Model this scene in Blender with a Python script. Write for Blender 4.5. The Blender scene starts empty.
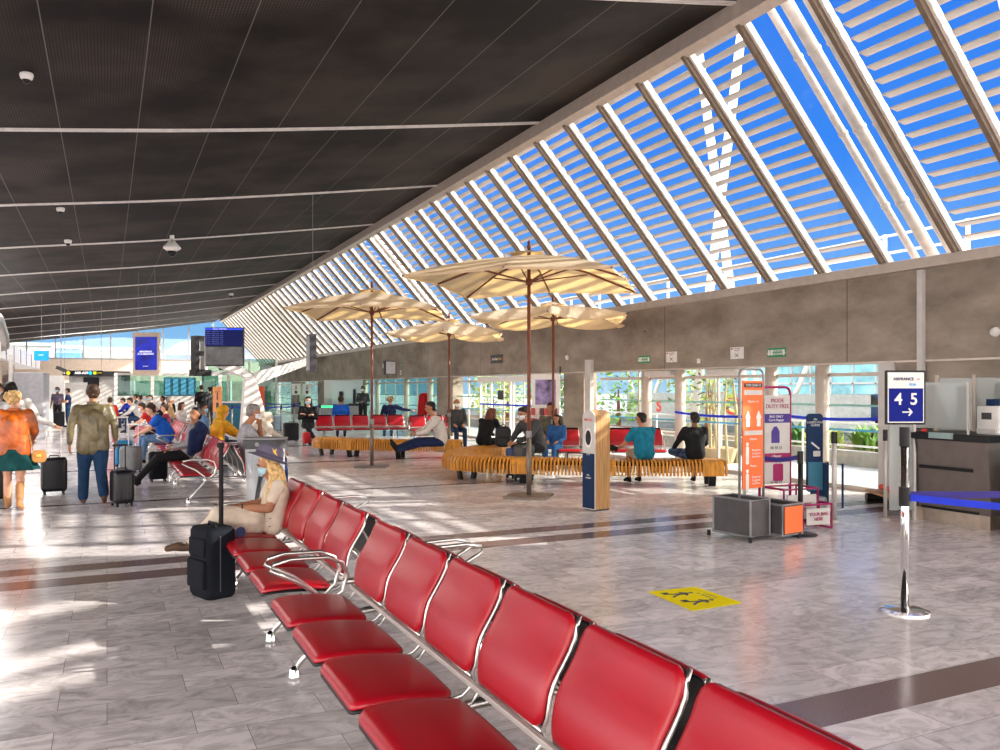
import bpy, bmesh, math, random
import numpy as np
from mathutils import Vector, Matrix
R = math.radians
random.seed(7)
SC = bpy.context.scene
COL = SC.collection
# ------------------------------------------------------------------ camera
FPX, EYE, VPX, VPY = 829.0, 1.65, 107.0, 388.0
YAW = math.atan((500 - VPX) / FPX)
CT, ST = math.cos(YAW), math.sin(YAW)
cam = bpy.data.cameras.new('camera')
cam.sensor_width = 36; cam.lens = FPX / 1000 * 36; cam.shift_y = 0.013
cam.clip_start = 0.05; cam.clip_end = 600
camo = bpy.data.objects.new('camera', cam); COL.objects.link(camo)
camo.location = (0, 0, EYE); camo.rotation_euler = (R(90), 0, -YAW)
SC.camera = camo
# ------------------------------------------------------------------ view, world, sun
vs = SC.view_settings
vs.view_transform = 'Standard'; vs.look = 'None'; vs.gamma = 1; vs.use_curve_mapping = False
vs.exposure = 0.0
SC.cycles.max_bounces = 10; SC.cycles.transparent_max_bounces = 24; SC.cycles.diffuse_bounces = 4
w = bpy.data.worlds.new('sky'); SC.world = w; w.use_nodes = True
nt = w.node_tree; nt.nodes.clear()
tc = nt.nodes.new('ShaderNodeTexCoord')
sp = nt.nodes.new('ShaderNodeSeparateXYZ'); nt.links.new(tc.outputs['Generated'], sp.inputs[0])
rp = nt.nodes.new('ShaderNodeValToRGB'); nt.links.new(sp.outputs['Z'], rp.inputs[0])
el = rp.color_ramp.elements
el[0].position = 0.0; el[0].color = (0.45, 0.72, 1.0, 1)
el[1].position = 0.65; el[1].color = (0.020, 0.17, 0.85, 1)
e = el.new(0.10); e.color = (0.20, 0.50, 1.0, 1)
e = el.new(0.25); e.color = (0.050, 0.28, 0.95, 1)
# added white sky side, unseen behind and left, as neutral fill; blue ahead
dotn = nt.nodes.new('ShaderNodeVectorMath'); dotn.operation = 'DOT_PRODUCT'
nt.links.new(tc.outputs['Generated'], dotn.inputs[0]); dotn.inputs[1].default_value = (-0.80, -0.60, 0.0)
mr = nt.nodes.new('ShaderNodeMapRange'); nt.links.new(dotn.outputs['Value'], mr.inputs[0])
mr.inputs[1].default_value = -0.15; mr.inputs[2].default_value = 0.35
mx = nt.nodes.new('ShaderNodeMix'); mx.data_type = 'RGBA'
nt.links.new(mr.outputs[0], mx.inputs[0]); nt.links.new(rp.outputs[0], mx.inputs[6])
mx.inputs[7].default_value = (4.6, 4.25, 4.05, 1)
# added unseen glow around the sun, brightens the hall through the skylight
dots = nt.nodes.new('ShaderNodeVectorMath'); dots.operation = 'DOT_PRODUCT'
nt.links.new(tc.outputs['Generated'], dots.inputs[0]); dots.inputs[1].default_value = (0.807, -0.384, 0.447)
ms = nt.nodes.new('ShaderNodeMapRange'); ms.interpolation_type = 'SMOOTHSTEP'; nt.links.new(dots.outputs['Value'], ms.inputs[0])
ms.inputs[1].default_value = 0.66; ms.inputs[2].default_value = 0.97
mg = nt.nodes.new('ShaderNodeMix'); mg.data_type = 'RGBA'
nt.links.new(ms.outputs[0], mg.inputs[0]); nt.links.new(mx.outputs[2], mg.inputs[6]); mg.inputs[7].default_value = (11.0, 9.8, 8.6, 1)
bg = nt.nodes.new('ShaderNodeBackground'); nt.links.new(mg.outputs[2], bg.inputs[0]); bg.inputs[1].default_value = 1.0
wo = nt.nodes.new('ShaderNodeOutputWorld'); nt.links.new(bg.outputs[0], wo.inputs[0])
SUN_DIR = Vector((-0.903, 0.43, -0.50)).normalized()
sun = bpy.data.lights.new('sun', 'SUN'); sun.energy = 10.5; sun.angle = R(0.6); sun.color = (1.0, 0.90, 0.76)
suno = bpy.data.objects.new('sun', sun); COL.objects.link(suno)
suno.rotation_euler = SUN_DIR.to_track_quat('-Z', 'Y').to_euler(); suno.location = (30, -20, 30)
# added fill lamps without fittings: behind the camera, far left, at the end wall
for nm, loc, sx, sy, en, rx in (('hall_fill', (-4.0, -3.5, 4.6), 6, 5, 700, 0), ('hall_fill_far', (-3.5, 33.0, 4.6), 3, 34, 1500, 0), ('hall_fill_end', (2.0, 64.5, 5.1), 12, 1.5, 500, R(60))):
    L = bpy.data.lights.new(nm, 'AREA'); L.shape = 'RECTANGLE'; L.size = sx; L.size_y = sy; L.energy = en; L.color = (1, 0.96, 0.92)
    o = bpy.data.objects.new(nm, L); COL.objects.link(o); o.location = loc; o.rotation_euler = (rx, 0, 0)

def G(px, py, z=0.0):
    d = FPX * (EYE - z) / (py - VPY); X = (px - VPX) * CT * d / FPX
    return X, (d - X * ST) / CT
def atx(px, X):                        # Y of the point of the plane X=const seen at column px
    d = FPX * X / (CT * (px - VPX)); return (d - X * ST) / CT
def atd(px, d):                        # ground point at depth d
    X = (px - VPX) * CT * d / FPX; return X, (d - X * ST) / CT
def zat(py, d): return EYE + (VPY - py) * d / FPX
def dep(X, Y): return X * ST + Y * CT
# ------------------------------------------------------------------ materials
MT = {}
def mat(name, col, rough=0.5, metal=0.0, var=0.06, scale=8.0, bump=0.0, bscale=60.0, emit=0.0, spec=0.3, coat=0.0, trans=0.0, stretch=None):
    if name in MT: return MT[name]
    m = bpy.data.materials.new(name); m.use_nodes = True; t = m.node_tree; b = t.nodes['Principled BSDF']
    b.inputs['Roughness'].default_value = rough; b.inputs['Metallic'].default_value = metal
    b.inputs['Specular IOR Level'].default_value = spec; b.inputs['Coat Weight'].default_value = coat
    c = tuple(col) + (1,)
    tcn = t.nodes.new('ShaderNodeTexCoord'); src = tcn.outputs['Object']
    if stretch:
        mp = t.nodes.new('ShaderNodeMapping'); mp.inputs['Scale'].default_value = stretch
        t.links.new(src, mp.inputs[0]); src = mp.outputs[0]
    if var > 0:
        n = t.nodes.new('ShaderNodeTexNoise'); n.inputs['Scale'].default_value = scale; n.inputs['Detail'].default_value = 4
        t.links.new(src, n.inputs['Vector'])
        cr = t.nodes.new('ShaderNodeValToRGB')
        cr.color_ramp.elements[0].position = 0.3; cr.color_ramp.elements[1].position = 0.7
        cr.color_ramp.elements[0].color = tuple(max(0, x * (1 - var * 2)) for x in col) + (1,)
        cr.color_ramp.elements[1].color = tuple(min(1, x * (1 + var * 2)) for x in col) + (1,)
        t.links.new(n.outputs[0], cr.inputs[0]); t.links.new(cr.outputs[0], b.inputs['Base Color'])
        if emit: t.links.new(cr.outputs[0], b.inputs['Emission Color'])
    else:
        b.inputs['Base Color'].default_value = c
    if emit:
        b.inputs['Emission Color'].default_value = c; b.inputs['Emission Strength'].default_value = emit
    if bump:
        n2 = t.nodes.new('ShaderNodeTexNoise'); n2.inputs['Scale'].default_value = bscale; n2.inputs['Detail'].default_value = 3
        t.links.new(src, n2.inputs['Vector'])
        bn = t.nodes.new('ShaderNodeBump'); bn.inputs['Strength'].default_value = bump; bn.inputs['Distance'].default_value = 0.02
        t.links.new(n2.outputs[0], bn.inputs['Height']); t.links.new(bn.outputs[0], b.inputs['Normal'])
    if trans:
        tr = t.nodes.new('ShaderNodeBsdfTranslucent'); tr.inputs[0].default_value = (min(1, col[0] * 1.15), col[1] * 0.88, col[2] * 0.42, 1)
        ms = t.nodes.new('ShaderNodeMixShader'); ms.inputs[0].default_value = trans
        t.links.new(b.outputs[0], ms.inputs[1]); t.links.new(tr.outputs[0], ms.inputs[2])
        t.links.new(ms.outputs[0], t.nodes['Material Output'].inputs[0])
    MT[name] = m; return m
def glass(name, tint=(0.93, 0.98, 0.97), refl=0.10, frost=0.0):
    if name in MT: return MT[name]
    m = bpy.data.materials.new(name); m.use_nodes = True; t = m.node_tree; t.nodes.clear()
    tr = t.nodes.new('ShaderNodeBsdfTransparent'); tr.inputs[0].default_value = tint + (1,)
    gl = t.nodes.new('ShaderNodeBsdfGlossy'); gl.inputs['Roughness'].default_value = 0.03
    fr = t.nodes.new('ShaderNodeLayerWeight'); fr.inputs[0].default_value = 0.5
    pw = t.nodes.new('ShaderNodeMath'); pw.operation = 'POWER'; pw.inputs[1].default_value = 4.0; t.links.new(fr.outputs['Facing'], pw.inputs[0])
    mu = t.nodes.new('ShaderNodeMath'); mu.operation = 'MULTIPLY_ADD'; mu.inputs[1].default_value = 0.5; mu.inputs[2].default_value = refl * 0.35; mu.use_clamp = True
    t.links.new(pw.outputs[0], mu.inputs[0])
    ms = t.nodes.new('ShaderNodeMixShader'); t.links.new(mu.outputs[0], ms.inputs[0])
    t.links.new(tr.outputs[0], ms.inputs[1]); t.links.new(gl.outputs[0], ms.inputs[2])
    out = ms
    if frost:
        df = t.nodes.new('ShaderNodeBsdfDiffuse'); df.inputs[0].default_value = tint + (1,)
        m2 = t.nodes.new('ShaderNodeMixShader'); m2.inputs[0].default_value = frost
        t.links.new(ms.outputs[0], m2.inputs[1]); t.links.new(df.outputs[0], m2.inputs[2]); out = m2
    o = t.nodes.new('ShaderNodeOutputMaterial'); t.links.new(out.outputs[0], o.inputs[0])
    MT[name] = m; return m
def mmath(t, op, a, b=None, clamp=False):
    n = t.nodes.new('ShaderNodeMath'); n.operation = op; n.use_clamp = clamp
    for i, v in enumerate((a, b)):
        if v is None: continue
        if isinstance(v, (int, float)): n.inputs[i].default_value = v
        else: t.links.new(v, n.inputs[i])
    return n.outputs[0]
def floor_mat():
    m = bpy.data.materials.new('marble_floor'); m.use_nodes = True; t = m.node_tree; b = t.nodes['Principled BSDF']
    tcn = t.nodes.new('ShaderNodeTexCoord')
    br = t.nodes.new('ShaderNodeTexBrick'); br.inputs['Scale'].default_value = 1.0
    br.inputs['Brick Width'].default_value = 0.62; br.inputs['Row Height'].default_value = 0.30
    br.inputs['Mortar Size'].default_value = 0.0016; br.inputs['Mortar Smooth'].default_value = 0.0
    br.offset = 0.37; br.offset_frequency = 2
    br.inputs['Color1'].default_value = (0.0, 0.0, 0.0, 1); br.inputs['Color2'].default_value = (1, 1, 1, 1); br.inputs['Mortar'].default_value = (0.5, 0.5, 0.5, 1)
    t.links.new(tcn.outputs['Object'], br.inputs['Vector'])
    # veins
    n = t.nodes.new('ShaderNodeTexNoise'); n.inputs['Scale'].default_value = 3.6; n.inputs['Detail'].default_value = 9; n.inputs['Roughness'].default_value = 0.68; n.inputs['Distortion'].default_value = 1.6
    mp = t.nodes.new('ShaderNodeMapping'); mp.inputs['Scale'].default_value = (1.0, 1.7, 1); mp.inputs['Rotation'].default_value = (0, 0, 0.7)
    off = t.nodes.new('ShaderNodeVectorMath'); off.operation = 'SCALE'; t.links.new(br.outputs['Color'], off.inputs[0]); off.inputs['Scale'].default_value = 7.0
    ad = t.nodes.new('ShaderNodeVectorMath'); ad.operation = 'ADD'
    t.links.new(tcn.outputs['Object'], ad.inputs[0]); t.links.new(off.outputs[0], ad.inputs[1])
    t.links.new(ad.outputs[0], mp.inputs[0]); t.links.new(mp.outputs[0], n.inputs['Vector'])
    vr = t.nodes.new('ShaderNodeValToRGB'); vr.color_ramp.elements[0].position = 0.29; vr.color_ramp.elements[0].color = (0.40, 0.36, 0.355, 1)
    vr.color_ramp.elements[1].position = 0.58; vr.color_ramp.elements[1].color = (0.84, 0.775, 0.79, 1)
    t.links.new(n.outputs[0], vr.inputs[0])
    hs = t.nodes.new('ShaderNodeHueSaturation'); t.links.new(vr.outputs[0], hs.inputs['Color'])
    sepc = t.nodes.new('ShaderNodeSeparateXYZ'); t.links.new(br.outputs['Color'], sepc.inputs[0])
    t.links.new(mmath(t, 'ADD', mmath(t, 'MULTIPLY', sepc.outputs[0], 0.30), 0.82), hs.inputs['Value'])
    # joints
    jm = t.nodes.new('ShaderNodeMix'); jm.data_type = 'RGBA'; t.links.new(br.outputs['Fac'], jm.inputs[0]); t.links.new(hs.outputs[0], jm.inputs[6]); jm.inputs[7].default_value = (0.22, 0.19, 0.18, 1)
    # brown granite bands across the hall
    sx = t.nodes.new('ShaderNodeSeparateXYZ'); t.links.new(tcn.outputs['Object'], sx.inputs[0])
    mask = None
    for lo, hi in ((2.97, 3.29), (7.80, 8.13), (8.38, 8.68), (13.1, 13.25), (18.3, 18.6), (23.7, 24.0)):
        k = mmath(t, 'MULTIPLY', mmath(t, 'GREATER_THAN', sx.outputs[1], lo), mmath(t, 'LESS_THAN', sx.outputs[1], hi))
        mask = k if mask is None else mmath(t, 'ADD', mask, k)
    n3 = t.nodes.new('ShaderNodeTexNoise'); n3.inputs['Scale'].default_value = 160; n3.inputs['Detail'].default_value = 2; t.links.new(tcn.outputs['Object'], n3.inputs['Vector'])
    gr = t.nodes.new('ShaderNodeValToRGB'); gr.color_ramp.elements[0].position = 0.4; gr.color_ramp.elements[0].color = (0.115, 0.07, 0.063, 1)
    gr.color_ramp.elements[1].position = 0.6; gr.color_ramp.elements[1].color = (0.25, 0.16, 0.15, 1); t.links.new(n3.outputs[0], gr.inputs[0])
    fm = t.nodes.new('ShaderNodeMix'); fm.data_type = 'RGBA'; t.links.new(mask, fm.inputs[0]); t.links.new(jm.outputs[2], fm.inputs[6]); t.links.new(gr.outputs[0], fm.inputs[7])
    t.links.new(fm.outputs[2], b.inputs['Base Color'])
    n4 = t.nodes.new('ShaderNodeTexNoise'); n4.inputs['Scale'].default_value = 1.3; n4.inputs['Detail'].default_value = 5; t.links.new(tcn.outputs['Object'], n4.inputs['Vector'])
    t.links.new(mmath(t, 'ADD', mmath(t, 'MULTIPLY', n4.outputs[0], 0.16), 0.10), b.inputs['Roughness'])
    b.inputs['Specular IOR Level'].default_value = 0.6
    return m
def ceiling_mat():
    m = bpy.data.materials.new('ribbed_mesh_ceiling'); m.use_nodes = True; t = m.node_tree; b = t.nodes['Principled BSDF']
    tcn = t.nodes.new('ShaderNodeTexCoord'); sx = t.nodes.new('ShaderNodeSeparateXYZ'); t.links.new(tcn.outputs['Object'], sx.inputs[0])
    def lines(o, pitch, duty, ph=0.0):
        f = mmath(t, 'FRACT', mmath(t, 'ADD', mmath(t, 'DIVIDE', o, pitch), ph)); return mmath(t, 'LESS_THAN', f, duty)
    ribs = lines(sx.outputs[0], 0.036, 0.42); cross = lines(sx.outputs[1], 0.075, 0.40)
    n = t.nodes.new('ShaderNodeTexNoise'); n.inputs['Scale'].default_value = 0.55; n.inputs['Detail'].default_value = 6; t.links.new(tcn.outputs['Object'], n.inputs['Vector'])
    cr = t.nodes.new('ShaderNodeValToRGB'); cr.color_ramp.elements[0].position = 0.40; cr.color_ramp.elements[0].color = (0.008, 0.007, 0.0068, 1)
    cr.color_ramp.elements[1].position = 0.62; cr.color_ramp.elements[1].color = (0.062, 0.046, 0.038, 1); t.links.new(n.outputs[0], cr.inputs[0])
    m1 = t.nodes.new('ShaderNodeMix'); m1.data_type = 'RGBA'; t.links.new(mmath(t, 'MULTIPLY', ribs, 0.75), m1.inputs[0]); t.links.new(cr.outputs[0], m1.inputs[6]); m1.inputs[7].default_value = (0.010, 0.009, 0.010, 1)
    m2 = t.nodes.new('ShaderNodeMix'); m2.data_type = 'RGBA'; t.links.new(mmath(t, 'MULTIPLY', cross, 0.35), m2.inputs[0]); t.links.new(m1.outputs[2], m2.inputs[6]); m2.inputs[7].default_value = (0.012, 0.011, 0.012, 1)
    joint = lines(sx.outputs[0], 1.1, 0.012, -0.40)
    m3 = t.nodes.new('ShaderNodeMix'); m3.data_type = 'RGBA'; t.links.new(joint, m3.inputs[0]); t.links.new(m2.outputs[2], m3.inputs[6]); m3.inputs[7].default_value = (0.16, 0.14, 0.13, 1)
    t.links.new(m3.outputs[2], b.inputs['Base Color']); b.inputs['Roughness'].default_value = 0.6
    b.inputs['Specular IOR Level'].default_value = 0.08
    return m
def concrete_mat(name='board_concrete', lo=(0.21, 0.170, 0.135), hi=(0.40, 0.335, 0.27)):
    m = bpy.data.materials.new(name); m.use_nodes = True; t = m.node_tree; b = t.nodes['Principled BSDF']
    tcn = t.nodes.new('ShaderNodeTexCoord')
    n = t.nodes.new('ShaderNodeTexNoise'); n.inputs['Scale'].default_value = 1.6; n.inputs['Detail'].default_value = 8; n.inputs['Roughness'].default_value = 0.65
    mp = t.nodes.new('ShaderNodeMapping'); mp.inputs['Scale'].default_value = (1, 0.45, 1.0); t.links.new(tcn.outputs['Object'], mp.inputs[0]); t.links.new(mp.outputs[0], n.inputs['Vector'])
    cr = t.nodes.new('ShaderNodeValToRGB'); cr.color_ramp.elements[0].position = 0.36; cr.color_ramp.elements[0].color = lo + (1,)
    cr.color_ramp.elements[1].position = 0.66; cr.color_ramp.elements[1].color = hi + (1,); t.links.new(n.outputs[0], cr.inputs[0])
    sx = t.nodes.new('ShaderNodeSeparateXYZ'); t.links.new(tcn.outputs['Object'], sx.inputs[0])
    f = mmath(t, 'LESS_THAN', mmath(t, 'FRACT', mmath(t, 'DIVIDE', sx.outputs[1], 4.8)), 0.003)
    mm = t.nodes.new('ShaderNodeMix'); mm.data_type = 'RGBA'; t.links.new(f, mm.inputs[0]); t.links.new(cr.outputs[0], mm.inputs[6]); mm.inputs[7].default_value = (0.05, 0.042, 0.036, 1)
    vn = t.nodes.new('ShaderNodeTexVoronoi'); vn.inputs['Scale'].default_value = 1.1; t.links.new(tcn.outputs['Object'], vn.inputs['Vector'])
    h = mmath(t, 'LESS_THAN', vn.outputs['Distance'], 0.045)
    m4 = t.nodes.new('ShaderNodeMix'); m4.data_type = 'RGBA'; t.links.new(h, m4.inputs[0]); t.links.new(mm.outputs[2], m4.inputs[6]); m4.inputs[7].default_value = (0.04, 0.034, 0.03, 1)
    t.links.new(m4.outputs[2], b.inputs['Base Color']); b.inputs['Roughness'].default_value = 0.8
    bn = t.nodes.new('ShaderNodeBump'); bn.inputs['Strength'].default_value = 0.3; bn.inputs['Distance'].default_value = 0.02
    t.links.new(n.outputs[0], bn.inputs['Height']); t.links.new(bn.outputs[0], b.inputs['Normal'])
    return m
M_FLOOR, M_CEIL, M_CONC = floor_mat(), ceiling_mat(), concrete_mat()
M_RED = mat('red_leather', (0.40, 0.004, 0.014), 0.30, var=0.05, scale=3, bump=0.10, bscale=320, spec=0.5)
M_ALU = mat('brushed_aluminium', (0.62, 0.60, 0.58), 0.28, 1.0, var=0.04)
M_ALUW = mat('pale_aluminium', (0.60, 0.56, 0.52), 0.45, 0.35, var=0.04)
M_CHROME = mat('chrome', (0.85, 0.85, 0.86), 0.08, 1.0, var=0.0)
M_BLACK = mat('black_plastic', (0.010, 0.010, 0.012), 0.4, var=0.1, spec=0.25)
M_DARK = mat('dark_grey_plastic', (0.06, 0.06, 0.066), 0.45, var=0.08)
M_GREY = mat('mid_grey_metal', (0.26, 0.26, 0.27), 0.4, 0.2)
M_WHITE = mat('white_paint', (0.80, 0.78, 0.75), 0.45, var=0.03)
M_OFFW = mat('off_white_panel', (0.60, 0.57, 0.54), 0.5, var=0.03)
M_BEIGE = mat('beige_plaster', (0.60, 0.48, 0.38), 0.7, var=0.05)
M_CREAM = mat('cream_column_paint', (0.58, 0.49, 0.42), 0.42, var=0.03)
M_BLUE = mat('blue_belt', (0.010, 0.035, 0.62), 0.5, var=0.05)
M_NAVY = mat('navy_paint', (0.010, 0.030, 0.085), 0.5, var=0.05, spec=0.15)
M_WOOD = mat('oiled_wood', (0.62, 0.27, 0.042), 0.42, var=0.16, scale=5, stretch=(3, 3, 0.6))
M_OAK = mat('oak_veneer', (0.48, 0.27, 0.11), 0.5, var=0.13, scale=9, stretch=(6, 6, 0.4))
M_BRONZE = mat('red_brown_wood_pole', (0.17, 0.052, 0.028), 0.35, var=0.1)
M_ORANGE = mat('orange_print', (0.90, 0.17, 0.045), 0.45, var=0.02)
M_MAGENTA = mat('magenta_paint', (0.34, 0.008, 0.10), 0.4, var=0.03)
M_YELLOW = mat('yellow_vinyl', (0.95, 0.78, 0.004), 0.7, var=0.02, spec=0.05)
M_GREEN = mat('safety_green', (0.010, 0.20, 0.085), 0.4, emit=0.25, var=0.02)
M_GLASS = glass('clear_glass'); M_GLASSG = glass('green_glass', (0.48, 0.66, 0.63), 0.10)
M_ROOFGL = glass('roof_glass', (0.90, 0.95, 1.0), 0.05)
M_FROST = glass('frosted_glass', (0.78, 0.82, 0.81), 0.1, 0.28)
M_SILV = mat('silver_structure', (0.55, 0.48, 0.42), 0.38, 0.3, var=0.04)
M_SLAT = mat('white_louver_paint', (0.50, 0.45, 0.41), 0.5, var=0.03)
M_CANVAS = mat('ecru_canvas', (0.80, 0.70, 0.56), 0.85, var=0.05, scale=3, bump=0.1, bscale=300, trans=0.50)
M_SKIN = mat('skin_light', (0.62, 0.33, 0.22), 0.5, var=0.04); M_SKINT = mat('skin_tan', (0.42, 0.19, 0.105), 0.5, var=0.04); M_SKIND = mat('skin_brown', (0.22, 0.10, 0.055), 0.5, var=0.04)
M_MASK = mat('mask_blue', (0.42, 0.66, 0.76), 0.7, var=0.03); M_MASKW = mat('mask_white', (0.80, 0.82, 0.84), 0.7, var=0.03)
def cloth(name, col, rough=0.8, var=0.12): return mat(name, col, rough, var=var, scale=14, bump=0.5, bscale=18, spec=0.2)
# ------------------------------------------------------------------ mesh helper
class MB:
    def __init__(s): s.v = []; s.f = []
    def add(s, vs, fs):
        n = len(s.v); s.v += [tuple(v) for v in vs]; s.f += [tuple(n + i for i in f) for f in fs]; return s
    def box(s, x0, y0, z0, x1, y1, z1, M=None):
        vs = [Vector((x, y, z)) for z in (z0, z1) for x, y in ((x0, y0), (x1, y0), (x1, y1), (x0, y1))]
        if M is not None: vs = [M @ v for v in vs]
        return s.add(vs, [(0, 3, 2, 1), (4, 5, 6, 7), (0, 1, 5, 4), (1, 2, 6, 5), (2, 3, 7, 6), (3, 0, 4, 7)])
    def cyl(s, a, b, ra, rb=None, n=12):
        return s.tube([a, b], [ra, ra if rb is None else rb], n)
    def tube(s, pts, r, n=10, caps=True, closed=False):
        P = [Vector(p) for p in pts]; k = len(P); rs = r if isinstance(r, (list, tuple)) else [r] * k
        vs = []; up = None
        for i, p in enumerate(P):
            a = P[i - 1] if (i > 0 or closed) else p; b = P[(i + 1) % k] if (i < k - 1 or closed) else p
            t = (b - a)
            t = t.normalized() if t.length > 1e-9 else Vector((0, 0, 1))
            if up is None: up = Vector((0, 0, 1)) if abs(t.z) < 0.9 else Vector((1, 0, 0))
            u = t.cross(up)
            if u.length < 1e-5: u = t.cross(Vector((0.3, 1, 0.2)))
            u.normalize(); up = u.cross(t).normalized()
            for j in range(n):
                an = 2 * math.pi * j / n; vs.append(p + (u * math.cos(an) + up * math.sin(an)) * rs[i])
        fs = []
        for i in range(k if closed else k - 1):
            i2 = (i + 1) % k
            for j in range(n):
                j2 = (j + 1) % n; fs.append((i * n + j, i * n + j2, i2 * n + j2, i2 * n + j))
        if caps and not closed: fs += [tuple(range(n))[::-1], tuple((k - 1) * n + j for j in range(n))]
        return s.add(vs, fs)
    def lathe(s, prof, c=(0, 0, 0), n=20, sx=1.0, sy=1.0):
        vs = [(c[0] + r * sx * math.cos(2 * math.pi * j / n), c[1] + r * sy * math.sin(2 * math.pi * j / n), c[2] + z) for r, z in prof for j in range(n)]
        fs = [(i * n + j, i * n + (j + 1) % n, (i + 1) * n + (j + 1) % n, (i + 1) * n + j) for i in range(len(prof) - 1) for j in range(n)]
        fs += [tuple(range(n))[::-1], tuple((len(prof) - 1) * n + j for j in range(n))]
        return s.add(vs, fs)
    def prism(s, poly, d0, d1, fn):
        n = len(poly); vs = [fn(a, b, d0) for a, b in poly] + [fn(a, b, d1) for a, b in poly]
        fs = [tuple(range(n))[::-1], tuple(range(n, 2 * n))] + [(i, (i + 1) % n, n + (i + 1) % n, n + i) for i in range(n)]
        return s.add(vs, fs)
    def build(s, name, m, parent=None, smooth=False, bevel=0.0, loc=None, rz=0.0, seg=2):
        me = bpy.data.meshes.new(name); me.from_pydata([tuple(v) for v in s.v], [], s.f); me.update()
        bm = bmesh.new(); bm.from_mesh(me); bmesh.ops.recalc_face_normals(bm, faces=bm.faces); bm.to_mesh(me); bm.free()
        for mm in (m if isinstance(m, (list, tuple)) else [m]): me.materials.append(mm)
        o = bpy.data.objects.new(name, me); COL.objects.link(o)
        if parent is not None: o.parent = parent
        if loc is not None: o.location = loc
        if rz: o.rotation_euler.z = rz
        if smooth: me.polygons.foreach_set('use_smooth', [True] * len(me.polygons))
        if bevel:
            b = o.modifiers.new('bevel', 'BEVEL'); b.width = bevel; b.segments = seg; b.limit_method = 'ANGLE'; b.angle_limit = R(40)
        return o
def rrect(w, h, r, n=5, cx=0, cy=0):
    out = []
    for qx, qy, a0 in ((1, 1, 0), (-1, 1, 90), (-1, -1, 180), (1, -1, 270)):
        for i in range(n + 1):
            a = R(a0 + 90 * i / n); out.append((cx + qx * (w / 2 - r) + r * math.cos(a), cy + qy * (h / 2 - r) + r * math.sin(a)))
    return out
def tag(o, label=None, cat=None, group=None, kind=None):
    if label: o['label'] = label
    if cat: o['category'] = cat
    if group: o['group'] = group
    if kind: o['kind'] = kind
    return o
def struct(o): o['kind'] = 'structure'; return o
def empty(name, loc=(0, 0, 0), rz=0.0, label=None, cat=None, group=None, kind=None):
    o = bpy.data.objects.new(name, None); COL.objects.link(o); o.location = loc; o.rotation_euler = (0, 0, rz); o.empty_display_size = 0.1
    return tag(o, label, cat, group, kind)
def copy_tree(o, parent=None, label=None, loc=None, rz=None, group=None):
    c = o.copy(); COL.objects.link(c); c.parent = parent
    if label: c['label'] = label
    if group: c['group'] = group
    if loc is not None: c.location = loc
    if rz is not None: c.rotation_euler = (0, 0, rz)
    for ch in [x for x in bpy.data.objects if x.parent is o]:
        copy_tree(ch, c)
    return c
def text(name, s, size, m, parent, M, align='CENTER', ext=0.001, bold=False, sx=1.0):
    cu = bpy.data.curves.new(name, 'FONT'); cu.body = s; cu.size = size; cu.align_x = align; cu.align_y = 'CENTER'; cu.extrude = ext
    if bold: cu.offset = size * 0.018
    tmp = bpy.data.objects.new('tmp', cu); COL.objects.link(tmp)
    me = bpy.data.meshes.new_from_object(tmp.evaluated_get(bpy.context.evaluated_depsgraph_get()))
    bpy.data.objects.remove(tmp)
    me.transform(Matrix.Diagonal((sx, 1, 1, 1)))
    me.transform(M); me.materials.clear(); me.materials.append(m)
    o = bpy.data.objects.new(name, me); COL.objects.link(o)
    if parent is not None: o.parent = parent
    return o
def face(p, normal_angle):              # matrix whose local XY plane stands upright, facing direction (cos a, sin a)
    a = normal_angle; n = Vector((math.cos(a), math.sin(a), 0)); x = Vector((-n.y, n.x, 0)); z = Vector((0, 0, 1))
    M = Matrix((x, z, n)).transposed().to_4x4(); M.translation = Vector(p); return M
def plate(M, poly, t=0.002):            # flat polygon of thickness t standing on the plane of M
    mb = MB(); mb.prism(poly, 0, t, lambda a, b, d: M @ Vector((a, b, d))); return mb
def rect(w, h, cx=0, cy=0): return [(cx - w / 2, cy - h / 2), (cx + w / 2, cy - h / 2), (cx + w / 2, cy + h / 2), (cx - w / 2, cy + h / 2)]
# ================================================================== THE SETTING
WX, HZ, TZ = 10.7, 2.06, 3.38            # concrete wall face, door head height, wall top height
RX, RZ = 7.78, 6.63                      # upper edge of the sloping skylight
YF, YN = 69.4, -3.0
fl = struct(MB().box(-14, -12, -0.2, WX + 0.6, YF + 2, 0).build('floor', M_FLOOR))
# vaulted ceiling
CP = [(-9, 4.55), (-6, 4.95), (-4, 5.22), (-2, 5.50), (0, 5.74), (2, 6.01), (4.4, 6.38), (6.2, 6.67), (RX, 6.93)]
def cz(x):
    for (a, za), (b, zb) in zip(CP, CP[1:]):
        if x <= b: return za + (zb - za) * (x - a) / (b - a)
    return CP[-1][1]
def sm(x): return (cz(x - 0.8) + cz(x) + cz(min(RX, x + 0.8)) * 1.0) / 3 if x < RX - 0.8 else cz(x)
mb = MB(); xs = [-9 + i * (RX + 9) / 40 for i in range(41)]
poly = [(x, sm(x)) for x in xs] + [(x, sm(x) + 0.25) for x in xs[::-1]]
mb.prism(poly, YN - 6, YF, lambda a, b, d: (a, d, b)); struct(mb.build('ceiling', M_CEIL))
M_LINE = mat('white_ceiling_rail', (0.75, 0.71, 0.69), 0.4, 0.2)
yy = 8.87 - 5.65 * 2
k = 0
while yy < YF:
    mb = MB()
    for dy in (-0.028, 0.028):
        poly = [(x, sm(x) - 0.035) for x in xs] + [(x, sm(x) + 0.01) for x in xs[::-1]]
        mb.prism(poly, yy + dy - 0.013, yy + dy + 0.013, lambda a, b, d: (a, d, b))
    k += 1; struct(mb.build('trim_%d' % k, M_LINE)); yy += 5.65
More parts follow.
